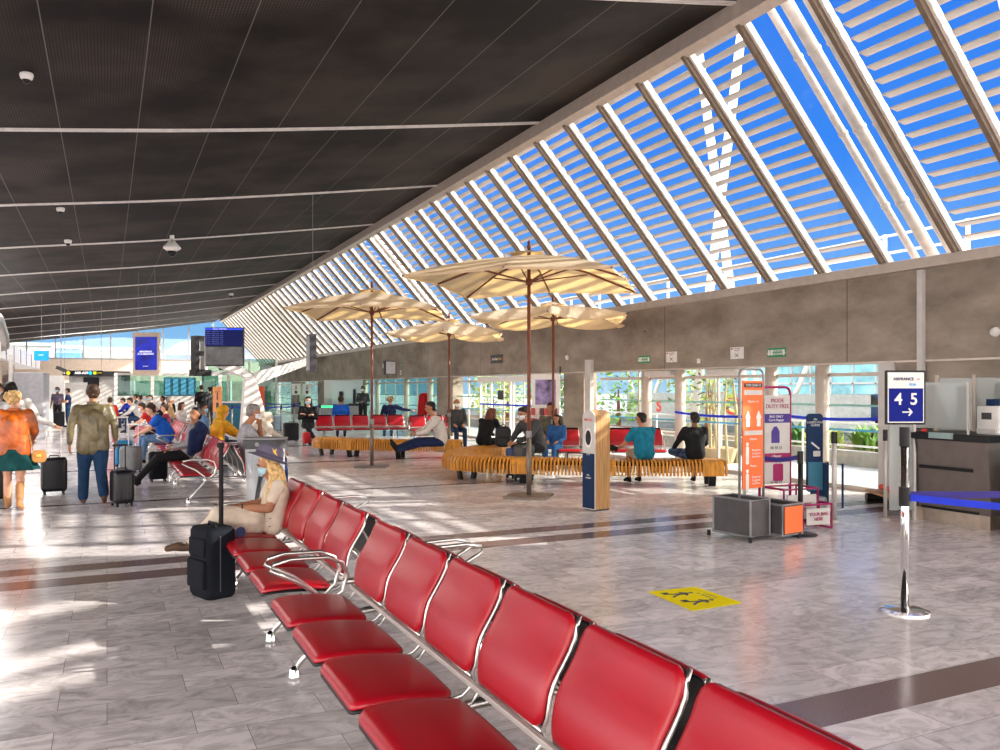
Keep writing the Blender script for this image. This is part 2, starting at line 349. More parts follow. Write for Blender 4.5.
# skylight
sky = empty('window_1', (0, 0, 0)); sky['kind'] = 'structure'
SY0, SY1 = -3.0, 66.0
MB().prism([(RX - 0.06, RZ + 0.04), (RX + 0.10, RZ - 0.02), (RX + 0.20, RZ + 0.18), (RX - 0.03, RZ + 0.36)], SY0, SY1, lambda a, b, d: (a, d, b)).build('ridge_beam', M_SILV, sky, bevel=0.01)
MB().prism([(WX - 0.10, TZ), (WX + 0.35, TZ), (WX + 0.35, TZ + 0.12), (WX - 0.02, TZ + 0.17), (WX - 0.10, TZ + 0.15)], SY0, SY1, lambda a, b, d: (a, d, b)).build('sill_beam', M_SILV, sky, bevel=0.01)
A = Vector((RX + 0.10, 0, RZ + 0.06)); B = Vector((WX + 0.05, 0, TZ + 0.13)); dv = (B - A); LN = dv.length; dv.normalize()
nv = Vector((-dv.z, 0, dv.x)) * -1
if nv.z < 0: nv = -nv                     # outward normal
def SP(t, o, y): p = A + dv * (t * LN) + nv * o; return Vector((p.x, y, p.z))
ry = 8.89 - 1.20 * 4
M_RAFT = mat('rafter_paint', (0.20, 0.15, 0.11), 0.4, 0.15); M_RAFTW = mat('rafter_cap_white', (0.85, 0.80, 0.74), 0.3, 0.1)
proto = proto2 = None
while ry < SY1:
    if proto is None:
        mb = MB(); c = [SP(t, o, y) for y in (-0.035, 0.035) for t, o in ((0, -0.10), (1, -0.10), (1, 0.12), (0, 0.12))]
        mb.add(c, [(0, 1, 2, 3), (7, 6, 5, 4), (0, 4, 5, 1), (1, 5, 6, 2), (2, 6, 7, 3), (3, 7, 4, 0)])
        proto = mb.build('rafter', M_RAFT, sky, bevel=0.006)
        mb = MB(); c = [SP(t, o, y) for y in (-0.085, -0.04) for t, o in ((0, -0.03), (1, -0.03), (1, 0.07), (0, 0.07))]
        mb.add(c, [(0, 1, 2, 3), (7, 6, 5, 4), (0, 4, 5, 1), (1, 5, 6, 2), (2, 6, 7, 3), (3, 7, 4, 0)])
        c = [SP(t, o, y) for y in (0.04, 0.06) for t, o in ((0, -0.03), (1, -0.03), (1, 0.03), (0, 0.03))]
        mb.add(c, [(0, 1, 2, 3), (7, 6, 5, 4), (0, 4, 5, 1), (1, 5, 6, 2), (2, 6, 7, 3), (3, 7, 4, 0)])
        proto2 = mb.build('glazing_cap', M_RAFTW, proto); a = proto
    else:
        a = proto.copy(); COL.objects.link(a); a.parent = sky
        c2 = proto2.copy(); COL.objects.link(c2); c2.parent = a
    a.location = (0, ry, 0); ry += 1.20
mb = MB(); mb.add([SP(0, 0, SY0), SP(1, 0, SY0), SP(1, 0, SY1), SP(0, 0, SY1)], [(0, 1, 2, 3)]); mb.build('glazing', M_ROOFGL, sky)
NS = 20; pipes_at = [(7.69 + 19.2 * k_, 8.89 + 19.2 * k_) for k_ in range(3)]
segs = []; y0 = 5.0
for a_, b_ in pipes_at: segs.append((y0, a_ + 0.05)); y0 = b_ + 0.30
segs.append((y0, SY1))
for i in range(NS):
    t = (i + 0.6) / NS; p = SP(t, 0.30, 0); tau = R(-8); wv = Vector((math.cos(tau), 0, math.sin(tau))) * 0.072; th = Vector((-math.sin(tau), 0, math.cos(tau))) * 0.010
    mb = MB()
    for y0, y1 in segs:
        c = [p - wv - th, p + wv - th, p + wv + th, p - wv + th]
        vs_ = [Vector((q.x, y, q.z)) for y in (y0, y1) for q in c]
        mb.add(vs_, [(0, 1, 2, 3), (7, 6, 5, 4), (0, 4, 5, 1), (1, 5, 6, 2), (2, 6, 7, 3), (3, 7, 4, 0)])
    mb.build('louver', M_SLAT, sky)
M_PIPE = mat('pale_pipe', (0.78, 0.70, 0.62), 0.35, 0.1)
for a_, b_ in pipes_at:
    for j, (f_, r_) in enumerate(((0.18, 0.055), (0.42, 0.085), (0.70, 0.085))):
        y = b_ + (a_ - b_) * f_
        mb = MB(); mb.tube([SP(0.0, 0.34, y), SP(1.06, 0.34, y)], r_, 14)
        for q in (0.2, 0.5, 0.8): mb.cyl(SP(q, 0.34, y), SP(q + 0.01, 0.34, y), r_ + 0.012, n=14)
        mb.build('pipe', M_PIPE, sky, smooth=True)
# added, unseen mask over the near slope; three slits throw sun strips onto the floor
def base_y(t): return 0.62 + (0.584 - t) * 6.64
M_SLITMASK = mat('slit_mask_sheet', (0.42, 0.38, 0.34), 0.6)
def clad(q):  # one panel of the added sun mask
    mb = MB(); mb.add([SP(t, 0.20, y) for t, y in q] + [SP(t, 0.23, y) for t, y in q], [(3, 2, 1, 0), (4, 5, 6, 7), (0, 1, 5, 4), (1, 2, 6, 5), (2, 3, 7, 6), (3, 0, 4, 7)]); mb.build('slit_mask', M_SLITMASK, sky)
# t runs from ridge (0) to sill (1); the slits are open only on the upper part
def tt(t): return 1 - t
TH = 0.33
for o0, o1 in ((-9.0, -0.42), (-0.14, 0.10), (0.38, 1.30), (1.72, 9.0)):
    a0, a1 = [min(4.5, max(-9.0, base_y(TH) + o)) for o in (o0, o1)]; b0, b1 = [min(4.5, max(-9.0, base_y(1.0) + o)) for o in (o0, o1)]
    clad([(tt(TH), a0), (tt(TH), a1), (0, b1), (0, b0)])
clad([(tt(TH), -9.0), (tt(TH), 4.5), (1.0, 4.5), (1.0, -9.0)])
# railing and masts on the outer roof beyond the skylight
rr = empty('roof_railing', (12.3, 0, 3.35), 0, 'white railing on the outer roof edge seen through the foot of the skylight', 'railing')
MB().box(-1.2, 2, -.06, .6, 64, .0).build('roof_edge', M_WHITE, rr)
for z in (.35, .65, .95): MB().box(-.02, 4, z - .02, .02, 60, z + .02).build('rail', M_WHITE, rr)
for i in range(36): MB().box(-.025, 4 + i * 1.55, 0, .025, 4.05 + i * 1.55, .98).build('post', M_WHITE, rr)
for i_, (x_, y_, dx_, lb_) in enumerate(((15.0, 6.6, 0, 'broad white mast outside, behind the rightmost skylight bays'), (14.4, 7.6, .9, 'slim leaning white mast outside left of the broad one'), (15.0, 16.5, .8, 'white leaning mast outside above the right of the nearest umbrella'), (15.0, 19.0, -.8, 'white leaning mast outside farther left along the skylight'))):
    MB().cyl((0, 0, 0), (0, dx_ * 3, 12.5), .20 if i_ == 0 else .12, n=12).build('roof_mast', M_WHITE, None, smooth=True, loc=(x_, y_, 0)); tag(bpy.data.objects[[o.name for o in bpy.data.objects if o.name.startswith('roof_mast')][-1]], lb_, 'mast', 'white masts beyond the skylight')
# concrete band over the doors, piers and glazing (the band runs the length of the hall)
wr = empty('wall_right', (0, 0, 0)); wr['kind'] = 'structure'
YW = 66.0
MB().box(WX, -3.0, HZ, WX + 0.35, YW, TZ).build('concrete_band', M_CONC, wr)
MB().box(WX - 0.03, SY0, HZ - 0.03, WX + 0.30, YW, HZ).build('door_head', M_SILV, wr)
piers = [(5.6, 8.75, 0.0), (17.75, 18.75, 0.0), (26.4, 27.9, 0.0), (44.8, 46.6, 0.0), (51.5, 54.0, 0.0), (63.0, 66.0, 0.0)]
for y0, y1, dx in piers: MB().box(WX + 0.02, y0, 0, WX + 0.40, y1, HZ).build('pier', M_CONC, wr)
MB().box(WX - 0.07, 8.20, 0, WX - 0.0, 8.29, TZ - 0.02).build('service_duct', M_OFFW, wr)
MB().box(WX - 0.10, 17.25, 0, WX + 0.0, 17.50, HZ + 0.28).build('service_duct', M_OFFW, wr)
MB().tube([(WX - 0.03, 18.85, HZ + 0.15), (WX - 0.03, 18.85, 0)], 0.02, 8).build('conduit', M_DARK, wr)
# far end wall of plaster with clerestory panes
wf = empty('wall_back', (0, 0, 0)); wf['kind'] = 'structure'
mb = MB(); mb.box(-12, YF, 2.2, 12.5, YF + 0.3, 3.85); mb.build('plaster_band', M_BEIGE, wf)
MB().box(-12, YF - 0.05, 3.80, 12.5, YF + 0.3, 3.90).build('sill', M_GREY, wf)
for i in range(12):
    x = -9.0 + i * 1.85; MB().box(x - 0.05, YF, 3.9, x + 0.05, YF + 0.1, sm(min(x, RX))).build('mullion', M_GREY, wf)
MB().box(-12, YF + 0.04, 3.9, RX, YF + 0.05, 6.9).build('clerestory_pane', M_GLASS, wf)
# lower partitions: pale panels, glazed screens and a door opening
for x0, x1, m in ((-12, -2.9, M_OFFW), (0.2, 1.9, M_OFFW), (4.6, 5.5, M_OFFW), (9.0, 12.5, M_CONC)):
    MB().box(x0, YF, 0, x1, YF + 0.2, 2.2).build('partition', m, wf)
for x0, x1 in ((1.9, 4.6), (5.5, 9.0)): MB().box(x0, YF + 0.05, 0, x1, YF + 0.08, 2.2).build('glass_screen', M_GLASSG, wf)
for x in (1.9, 3.2, 4.6, 5.5, 6.7, 7.9, 9.0): MB().box(x - 0.06, YF - 0.05, 0, x + 0.06, YF + 0.1, 2.2).build('post', M_WHITE, wf)
MB().box(-12, YF + 6, 0, 12.5, YF + 6.2, 3.0).build('wall_corridor', M_CREAM).__setitem__('kind', 'structure')
# left flank of the hall: wall further back and behind the camera stays open to the light
wl = struct(MB().box(-9.2, 26.0, 0, -9.0, YF, 4.6).build('wall_left', M_BEIGE))
# ---------------------------------------------------------------- glazing bays between the piers
def glazed_bay(n, y0, y1, posts, doors=False, mgl=M_GLASS):
    w_ = empty('window_%d' % n, (0, 0, 0)); w_['kind'] = 'structure'
    X = WX + 0.22
    MB().box(X - 0.005, y0, 0.06, X + 0.005, y1, HZ - 0.03).build('pane', mgl, w_)
    MB().box(X - 0.05, y0, 0, X + 0.05, y1, 0.07).build('bottom_rail', M_SILV, w_)
    MB().box(X - 0.04, y0, HZ - 0.22, X + 0.04, y1, HZ - 0.16).build('transom', M_SILV, w_)
    y = y0 + 1.3
    while y < y1 - 0.3: MB().box(X - 0.02, y - 0.02, 0, X + 0.02, y + 0.02, HZ).build('mullion', M_SILV, w_); y += 1.35
    for py, r_ in posts:
        MB().cyl((WX + 0.14, py, 0), (WX + 0.14, py, HZ), r_, n=20).build('column', M_CREAM, w_, smooth=True)
    for z in (0.95, 1.35):
        MB().box(X - 0.009, y0, z, X - 0.006, y1, z + 0.035).build('safety_stripe', mat('teal_stripe', (0.10, 0.42, 0.62), 0.4) if z < 1 else mat('pale_stripe', (0.25, 0.55, 0.45), 0.4), w_)
    return w_
b2 = glazed_bay(2, 8.95, 17.25, [(10.25, 0.11), (11.43, 0.11), (14.06, 0.11), (15.25, 0.11)])
b3 = glazed_bay(3, 18.75, 26.4, [], mgl=M_GLASS)
b4 = glazed_bay(4, 27.9, 44.8, [(28.9, .11), (31.6, .11), (35.5, .11), (37.5, .11)], mgl=M_GLASSG)
b5 = glazed_bay(5, 46.6, 51.5, [], mgl=M_GLASSG)
b6 = glazed_bay(6, 54.0, 63.0, [], mgl=M_GLASSG)
# side frame of the right hand opening and its two projecting draught screens
MB().box(WX - 0.02, 8.72, 0, WX + 0.30, 9.0, HZ).build('trim_40', M_OFFW).__setitem__('kind', 'structure')
# sliding door set between the middle piers
dr = empty('door_1', (0, 0, 0)); dr['kind'] = 'structure'
X = WX + 0.05
MB().box(X - 0.08, 19.6, HZ - 0.22, X + 0.10, 24.2, HZ - 0.06).build('door_header', M_WHITE, dr, bevel=0.01)
for y in (20.3, 21.75, 21.95, 23.3, 24.1): MB().box(X - 0.03, y - 0.035, 0, X + 0.03, y + 0.035, HZ - 0.2).build('door_stile', M_WHITE, dr)
MB().box(X - 0.03, 20.3, 0, X + 0.03, 24.1, 0.10).build('door_rail', M_WHITE, dr)
MB().box(X - 0.045, 22.35, 1.30, X - 0.03, 22.75, 1.58).build('door_notice', M_DARK, dr)
MB().box(X - 0.034, 20.35, 1.12, X - 0.031, 24.1, 1.17).build('safety_stripe', M_BLUE, dr)
# entrance air curtain boxes above the doors
for y in (12.6, 14.65):
    mb = MB(); mb.box(WX - 0.05, y - 0.45, HZ - 0.17, WX + 0.2, y + 0.45, HZ - 0.04)
    t_ = mb.build('trim_%d' % (50 + int(y)), M_OFFW, bevel=0.03); struct(t_)
# right hand recess with a lit wall beyond the check-in counter
struct(MB().box(WX + 0.9, 4.0, 0, WX + 1.1, 6.2, HZ).build('wall_recess', mat('warm_cream_wall', (0.66, 0.55, 0.45), 0.6)))
struct(MB().box(WX + 0.35, 2.0, HZ, WX + 1.2, 8.75, HZ + 0.2).build('trim_60', M_CONC))
# ================================================================== OUTSIDE
M_PAVE = mat('pale_paving', (0.46, 0.46, 0.46), 0.75, var=0.08, scale=2)
M_ROAD = mat('pale_asphalt', (0.32, 0.35, 0.38), 0.8, var=0.08, scale=2)  # light grey-blue asphalt
gnd = struct(MB().box(WX + 0.6, -40, -0.25, 140, 200, -0.02).build('ground', M_ROAD))
struct(MB().box(WX + 0.6, -10, -0.02, 14.2, 80, 0.0).build('pavement', M_PAVE))
struct(MB().box(-60, -60, -0.30, -14, 90, -0.1).build('ground_west', M_PAVE))
struct(MB().box(-60, -60, -0.30, WX + .6, -12, -0.1).build('ground_south', M_PAVE))
struct(MB().box(-60, YF + 2, -0.30, WX + .6, 200, -0.1).build('ground_north', M_PAVE))
kerb = struct(MB().box(14.2, 6, -0.02, 14.45, 40, 0.32).build('kerb', mat('grey_kerb', (0.34, 0.32, 0.30), 0.8)))
struct(MB().box(14.45, 6, -0.02, 17.2, 40, 0.26).build('planting_bed', mat('soil', (0.16, 0.10, 0.06), 0.9)))
def shrub(x, y, z, r, h, col, name, label, cat='plant', n=260, seed=1, ls=0.16, thin=False, group=None, blade=False):
    rnd = random.Random(seed); mb = MB()
    for i in range(n):
        a = rnd.random() * 2 * math.pi
        if blade:
            l = h * (0.6 + 0.5 * rnd.random()); lean = 0.15 + 0.9 * rnd.random() * (r / max(h, .1)); b0 = Vector((rnd.uniform(-r, r) * 0.6, rnd.uniform(-r, r) * 0.6, 0))
            d = Vector((math.cos(a) * lean, math.sin(a) * lean, 1)).normalized(); s_ = Vector((-math.sin(a), math.cos(a), 0)) * ls * 0.5
            m1 = b0 + d * l * 0.5; m2 = b0 + d * l * 0.85 + Vector((math.cos(a), math.sin(a), -0.4)) * l * 0.15
            mb.add([b0 - s_ * .6, b0 + s_ * .6, m1 - s_, m1 + s_, m2], [(0, 1, 3, 2), (2, 3, 4)])
        else:
            u = rnd.random(); th_ = math.acos(2 * u - 1); rr = (0.55 + 0.5 * rnd.random())
            c = Vector((math.cos(a) * math.sin(th_) * r * rr, math.sin(a) * math.sin(th_) * r * rr, h * 0.5 + math.cos(th_) * h * 0.5 * rr))
            d = Vector((rnd.gauss(0, 1), rnd.gauss(0, 1), rnd.gauss(0, .7))).normalized(); e_ = d.cross(Vector((rnd.gauss(0, 1), rnd.gauss(0, 1), rnd.gauss(0, 1)))).normalized()
            L_ = ls * (0.6 + rnd.random()); mb.add([c - d * L_, c + e_ * L_ * .4, c + d * L_, c - e_ * L_ * .4], [(0, 1, 2, 3)])
    o = empty(name, (x, y, z), 0, label, cat, group)
    mb.build('foliage', mat('leaf_%d' % (int(col[1] * 100)), col, 0.5, var=0.3, scale=1.5), o)
    MB().cyl((0, 0, -0.02), (0, 0, h * 0.5), 0.05 + 0.02 * h, 0.03, 8).build('stem', M_BRONZE, o)
    return o
LG, DG, YG = (0.22, 0.42, 0.07), (0.07, 0.19, 0.04), (0.42, 0.50, 0.12)
pl = [(9.6, 15.3, .55, .75, LG), (10.7, 15.1, .6, .62, DG), (11.8, 15.6, .5, .8, LG), (12.8, 15.2, .6, .7, YG), (14.0, 15.3, .6, .8, DG)]
for i, (y, x, r_, h_, c_) in enumerate(pl):
    shrub(x, y + 1.5, 0.24, r_, h_, c_, 'agave_plant', ['light green spiky plant in the bed outside, nearest the ticket sign', 'dark green spiky plant outside behind the navy panel', 'light green spiky plant in the bed right of the third column', 'yellow green spiky plant in the outdoor bed behind the orange panel', 'dark green spiky plant in the outdoor bed farthest left of the gauges'][i], n=90, seed=i, ls=.09, blade=True, group='spiky plants in the bed outside')
trees = [(18.5, 22.5, 1.3, 3.4, YG), (18.2, 27.5, 1.3, 3.2, LG), (17.0, 31.5, 1.7, 3.8, YG), (15.0, 26.5, .8, 1.9, DG), (17.5, 36.0, 1.8, 4.0, LG), (15.3, 33.0, 1.1, 2.6, YG)]
tl = ['yellow green tree seen through the glass between the two left columns', 'light green bush outside right of the sliding doors', 'tall yellow green tree outside behind the sliding doors', 'dark green bush outside close to the sliding doors', 'light green tree outside left of the sliding doors, farther one', 'small yellow green bush outside left of the sliding doors']
for i, (x, y, r_, h_, c_) in enumerate(trees):
    shrub(x, y, 0.0, r_, h_, c_, 'garden_tree', tl[i], 'tree', n=420, seed=20 + i, ls=.11, group='trees and bushes outside the glass')
# pale canopy roof on slanting struts over the kerbside road
cn = empty('kerbside_canopy', (24, 20, 0), 0, 'long white canopy roof on slanting white struts outside the glass', 'canopy')
mb = MB(); mb.box(-3.0, -14, 3.1, 9, 40, 3.25); mb.build('roof_sheet', M_WHITE, cn)
for i in range(24): MB().box(-3.1, -14 + i * 2.25, 2.95, 9, -13.85 + i * 2.25, 3.1).build('joist', M_OFFW, cn)
def strut(a, b, r_=0.09): MB().cyl(a, b, r_, n=10).build('strut', M_WHITE, cn, smooth=True)
for yb in (-4.2, 2.0, 10, 18): strut((-2.8, yb, 0), (-2.8, yb + 1.7, 3.1)); strut((-2.8, yb, 0), (-2.8, yb - 1.7, 3.1))
# buildings across the road, glazed facade
M_TEAL = mat('teal_facade_glass', (0.20, 0.43, 0.50), 0.25, var=0.3, scale=0.5); M_FAC = mat('pale_facade', (0.40, 0.39, 0.37), 0.7); M_FRM = mat('facade_frame', (0.45, 0.45, 0.44), 0.5)
def facade(x, y0, y1, h_, label, nb, m1=M_TEAL, frame=M_FRM, nh=4, name='terminal_building'):
    o = empty(name, (x, (y0 + y1) / 2, 0), 0, label, 'building'); L_ = y1 - y0
    MB().box(0, -L_ / 2, -0.02, 8, L_ / 2, h_).build('wall', M_FAC, o)
    mb = MB(); mb.box(-0.08, -L_ / 2 + .3, 0.4, 0.02, L_ / 2 - .3, h_ - 0.4); mb.build('glazing', m1, o)
    mb = MB()
    for i in range(nb + 1): y = -L_ / 2 + L_ * i / nb; mb.box(-0.2, y - .08, 0, 0, y + .08, h_)
    for i in range(nh + 1): z = 0.2 + (h_ - 0.4) * i / nh; mb.box(-0.2, -L_ / 2, z - .09, 0, L_ / 2, z + .09)
    mb.build('frame', frame, o); return o
facade(46, -6, 34, 5.0, 'long low teal glass building across the road, right side', 22)
facade(60, 36, 80, 6.0, 'distant pale building with green glass beyond the garden trees', 18, nh=3)
# parked things outside: white low banner wall with red letters, cars
bn_ = empty('white_banner', (21.0, 19.5, 0), 0, 'low white banner with large red letters outside the glass', 'banner')
MB().box(-0.05, -1.5, 0.25, 0.05, 11.5, 1.45).build('banner_board', mat('banner_cloth', (.46, .46, .46), .6), bn_)
M_REDL = mat('red_letters', (0.80, 0.05, 0.03), 0.5, var=0.02)
for i, (yy_, s_) in enumerate(((9.9, 'a'), (9.1, 's'), (5.9, 'S'), (4.6, 'O'))):
    text('red_letter', s_, 1.0, M_REDL, bn_, face((-0.06, yy_, 0.98), math.pi), bold=True)
def car(x, y, rz, col, label):
    o = empty('parked_car', (x, y, -0.02), rz, label, 'car', 'cars parked on the road outside')
    prof = [(-2.1, .35), (-2.1, .85), (-1.5, .95), (-0.9, 1.42), (0.7, 1.42), (1.3, .95), (2.0, .82), (2.1, .35)]
    MB().prism(prof, -.85, .85, lambda a, b, d: (a, d, b)).build('body', col, o, bevel=.08)
    MB().prism([(-1.3, .97), (-.85, 1.36), (.65, 1.36), (1.1, .97)], -.87, .87, lambda a, b, d: (a, d, b)).build('side_window', M_DARK, o)
    for sx_ in (-1.3, 1.3):
        for sy_ in (-.8, .8): MB().cyl((sx_, sy_ - .1, .33), (sx_, sy_ + .1, .33), .33, n=16).build('wheel', M_BLACK, o)
for x, y, rz, c_, l_ in ((27, 17, 1.5, M_WHITE, 'white car parked outside, seen between the middle columns'), (28, 24, 1.6, mat('car_blue', (.05, .15, .45), .3), 'blue car parked outside behind the garden trees'), (33, 12, 1.4, mat('car_grey', (.4, .42, .45), .3, .5), 'grey car parked outside near the teal building'), (30, 37, 1.5, mat('car_red', (.5, .03, .03), .3), 'red car parked outside left of the sliding doors'), (40, 16, 1.5, mat('car_grey', (.4, .42, .45), .3, .5), 'grey car parked farthest outside against the teal facade')):
    car(x, y, rz, c_, l_)
# outer guard rail with blue line
gr_ = empty('guard_rail', (13.4, 14, 0), 0, 'outdoor handrail with pale rails between glass and planting bed', 'rail')
for z in (0.5, 0.95): MB().cyl((0, -6, z), (0, 10, z), 0.02, n=8).build('rail', M_WHITE, gr_)
for i in range(7): MB().cyl((0, -6 + i * 2.6, -0.02), (0, -6 + i * 2.6, .95), 0.022, n=8).build('post', M_WHITE, gr_)
# buildings beyond the far end, seen through the clerestory
def block(x, y, w_, d_, h_, m, label, z0=-0.1):
    o = empty('distant_building', (x, y, z0), 0, label, 'building'); MB().box(-w_ / 2, 0, 0, w_ / 2, d_, h_).build('wall', m, o)
    mb = MB()
    for i in range(int(w_ / 2)): mb.box(-w_ / 2 + .5 + i * 2, -.05, h_ * .45, -w_ / 2 + 1.5 + i * 2, 0.0, h_ * .75)
    mb.build('window', M_GREY, o); MB().box(-w_ / 2 - .2, -.2, h_, w_ / 2 + .2, d_, h_ + .25).build('parapet', M_OFFW, o); return o
block(0.5, 86, 5.0, 6, 5.3, mat('pale_render', (.36, .32, .27), .8), 'pale flat roofed building behind the far windows, middle one')
block(-7.6, 86, 7, 6, 5.6, mat('white_render', (.40, .40, .40), .8), 'white building behind the far windows at the left end')
block(-3.05, 81.0, 1.9, 4, 5.2, mat('blue_cladding', (.10, .24, .60), .4), 'blue clad building block behind the far windows')
cr_ = empty('mountain_slope', (14, 190, -1), 0, 'hazy blue grey mountain seen through the far windows', 'mountain')
mb = MB(); hp = [(-30, 0), (-18, 3), (-8, 7), (0, 12.5), (8, 13.5), (16, 11), (30, 5), (44, 0)]
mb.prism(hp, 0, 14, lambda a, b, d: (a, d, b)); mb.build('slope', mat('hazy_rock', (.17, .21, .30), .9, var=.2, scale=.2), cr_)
# ================================================================== BEAM SEATING
def pad(cx_fn, w, L, r, t, n=14, m=12, bulge=0.012):
    """rounded cushion: cx_fn(v) gives (centre point, normal) for v in 0..1 along its length; y across"""
    def hw(v):
        d = min(v, 1 - v) * L
        return w / 2 - (r - math.sqrt(max(0, r * r - (r - d) ** 2)) if d < r else 0)
    vsn = [0.5 - 0.5 * math.cos(math.pi * i / m) for i in range(m + 1)]
    vs_ = [0.0008 + 0.9984 * v for v in vsn]
    us = [-math.cos(math.pi * j / n) for j in range(n + 1)]
    mb = MB(); top = []; bot = []
    for v in vs_:
        c, nn = cx_fn(v); c = Vector(c); nn = Vector(nn)
        for u in us:
            e1 = 1 - abs(u) ** 14; e2 = 1 - abs(2 * v - 1) ** 18; q = max(0, min(e1, e2)) ** 0.35
            y = u * hw(v)
            top.append(c + Vector((0, y, 0)) + nn * (t * (0.35 + 0.65 * q) + bulge * (1 - u * u) * q))
            bot.append(c + Vector((0, y, 0)))
    N = n + 1; fs = []
    k = len(top)
    for i in range(m):
        for j in range(n):
            a, b, c_, d = i * N + j, i * N + j + 1, (i + 1) * N + j + 1, (i + 1) * N + j
            fs.append((a, b, c_, d)); fs.append((k + d, k + c_, k + b, k + a))
    for i in range(m): fs.append((i * N, (i + 1) * N, k + (i + 1) * N, k + i * N)); a = i * N + n; fs.append((a, k + a, k + a + N, a + N))
    for j in range(n): fs.append((j, k + j, k + j + 1, j + 1)); a = m * N + j; fs.append((a, a + 1, k + a + 1, k + a))
    return mb.add(top + bot, fs)
def seat_line(v):
    x = -0.685 + 0.425 * v
    z = 0.418 - 0.016 * (1 - min(1, v / 0.12)) ** 2 + 0.012 * math.sin(math.pi * min(1, v * 1.1)) - 0.018 * v
    return (x, 0, z), Vector((0.03, 0, 1)).normalized()
def back_line(v):
    x = -0.185 + 0.15 * v - 0.030 * math.sin(math.pi * min(1, v * 1.25)) ** 2 * (1 - v * 0.4)
    z = 0.475 + 0.375 * v
    return (x, 0, z), Vector((-0.93, 0, 0.36)).normalized()
def make_seat_parts(parent, y, front, first, red, side=0):
    """side=0 faces -x, 1 faces +x"""
    if first is None:
        s = pad(seat_line, 0.585, 0.43, 0.065, 0.024, bulge=0.008).build('seat', red, parent, smooth=True)
        pad(lambda v: ((seat_line(v)[0][0] * 1.0, 0, seat_line(v)[0][2] - 0.016), Vector((0, 0, 1))), 0.592, 0.44, 0.07, 0.016, bulge=0).build('seat_shell', M_BLACK, s, smooth=True)
        b = pad(back_line, 0.545, 0.40, 0.055, 0.022, bulge=0.008).build('backrest', red, parent, smooth=True)
        pad(lambda v: (Vector(back_line(v)[0]) + Vector((0.010, 0, -0.003)), back_line(v)[1]), 0.556, 0.42, 0.06, 0.012, bulge=0).build('back_shell', M_BLACK, b, smooth=True)
        mb = MB()
        path = [Vector(back_line(v)[0]) for v in [i / 10 for i in range(11)]]
        for sy in (-1, 1):
            pts = [(-0.30, sy * .25, 0.375), (-0.22, sy * .262, 0.395), (-0.17, sy * .270, 0.44)] + [(p.x + 0.008, sy * (0.277 if 0 < i < 9 else 0.262), p.z) for i, p in enumerate(path)]
            mb.tube(pts, 0.0085, 8)
        mb.tube([(path[0].x + .01, -.262, .468), (path[0].x + .01, .262, .468)], 0.012, 8)
        mb.build('back_frame', M_ALU, b, smooth=True)
        for o in (s, b): o.location = (0, y, 0); o.rotation_euler.z = math.pi * side
        return s, b
    out = []
    for src in first:
        c = copy_tree(src, parent); c.location = (0, y, -0.04 * side); c.rotation_euler = (0, 0, math.pi * side); out.append(c)
    return first
def bench_unit(name, loc, rz, n, label, group, legs=None, double=True, red=None, pitch=0.61, proto=None):
    """n seats along +y from the origin"""
    red = red or M_RED
    o = empty(name, loc, rz, label, 'seats', group); f = proto
    for side in ((0, 1) if double else (0,)):
        for i in range(n):
            if f is None: f = make_seat_parts(o, (i + .5) * pitch, 0, None, red)
            else: make_seat_parts(o, (i + .5) * pitch, 0, f, red, side)
    L_ = n * pitch
    for s_ in ((-1, 1) if double else (-1,)):
        MB().box(s_ * .36 - .03, 0.05, .325, s_ * .36 + .03, L_ - .05, .378).build('beam', M_ALU, o, bevel=.01)
        MB().box(s_ * .20 - .012, 0.02, .445, s_ * .20 + .010, L_ - .02, .468).build('back_rail', M_ALUW, o, bevel=.004)
    for y in (legs if legs is not None else [0.30, L_ - 0.30]):
        for s_ in ((-1, 1)):
            l = MB().tube([(s_ * .57, y, .05), (s_ * .50, y, .13), (s_ * .33, y, .33), (s_ * .10, y, .345), (0, y, .345)], [.016, .016, .020, .022, .022], 10).build('leg', M_ALU, o, smooth=True)
            MB().lathe([(.034, 0), (.034, .015), (.028, .05), (.016, .075)], (s_ * .57, y, 0)).build('foot', M_CHROME, l, smooth=True)
    for y in (0.0, L_):
        for s_ in ((-1, 1) if double else (-1,)):
            p = [(-.33, .36), (-.25, .43), (-.22, .52), (-.25, .60), (-.34, .64), (-.56, .645), (-.66, .625), (-.675, .59), (-.62, .56), (-.50, .50), (-.38, .40), (-.34, .36)]
            MB().tube([(-s_ * -abs(a) if False else (a if s_ < 0 else -a), y, b) for a, b in p], 0.0125, 8).build('armrest', M_ALU, o, smooth=True)
    return o
SG = 'red back to back airport seats, front run'
BX = 1.53
u1 = bench_unit('bench_seating', (BX, 1.25, 0), 0, 6, 'nearest run of red padded airport seats with metal frame, foreground', None, legs=[.35, 1.9, 3.5])
u2 = bench_unit('bench_seating', (BX, 5.10, 0), 0, 4, 'run of red padded seats on which the woman in the hat sits', None, legs=[.40, 2.1])
u3 = bench_unit('bench_seating', (1.62, 12.35, 0), 0, 5, 'red seat block behind the grey litter bin', None, legs=[.25, 2.8])
far_l = ['run of red seats where the person in the royal blue polo sits', 'run of red seats further back where the crowd of travellers sits', 'pale red seats farthest back on the left near the glass screens']
for i, y in enumerate((15.9, 19.6, 24.5)):
    bench_unit('bench_seating', (1.62, y, 0), 0, 5, far_l[i], 'run of seats along the aisle', legs=[.3, 2.7])
bench_unit('bench_seating', (1.9, 36, 0), 0, 4, 'pinkish seats far away in front of the end wall screens', 'run of seats along the aisle', legs=[.3, 2.1])
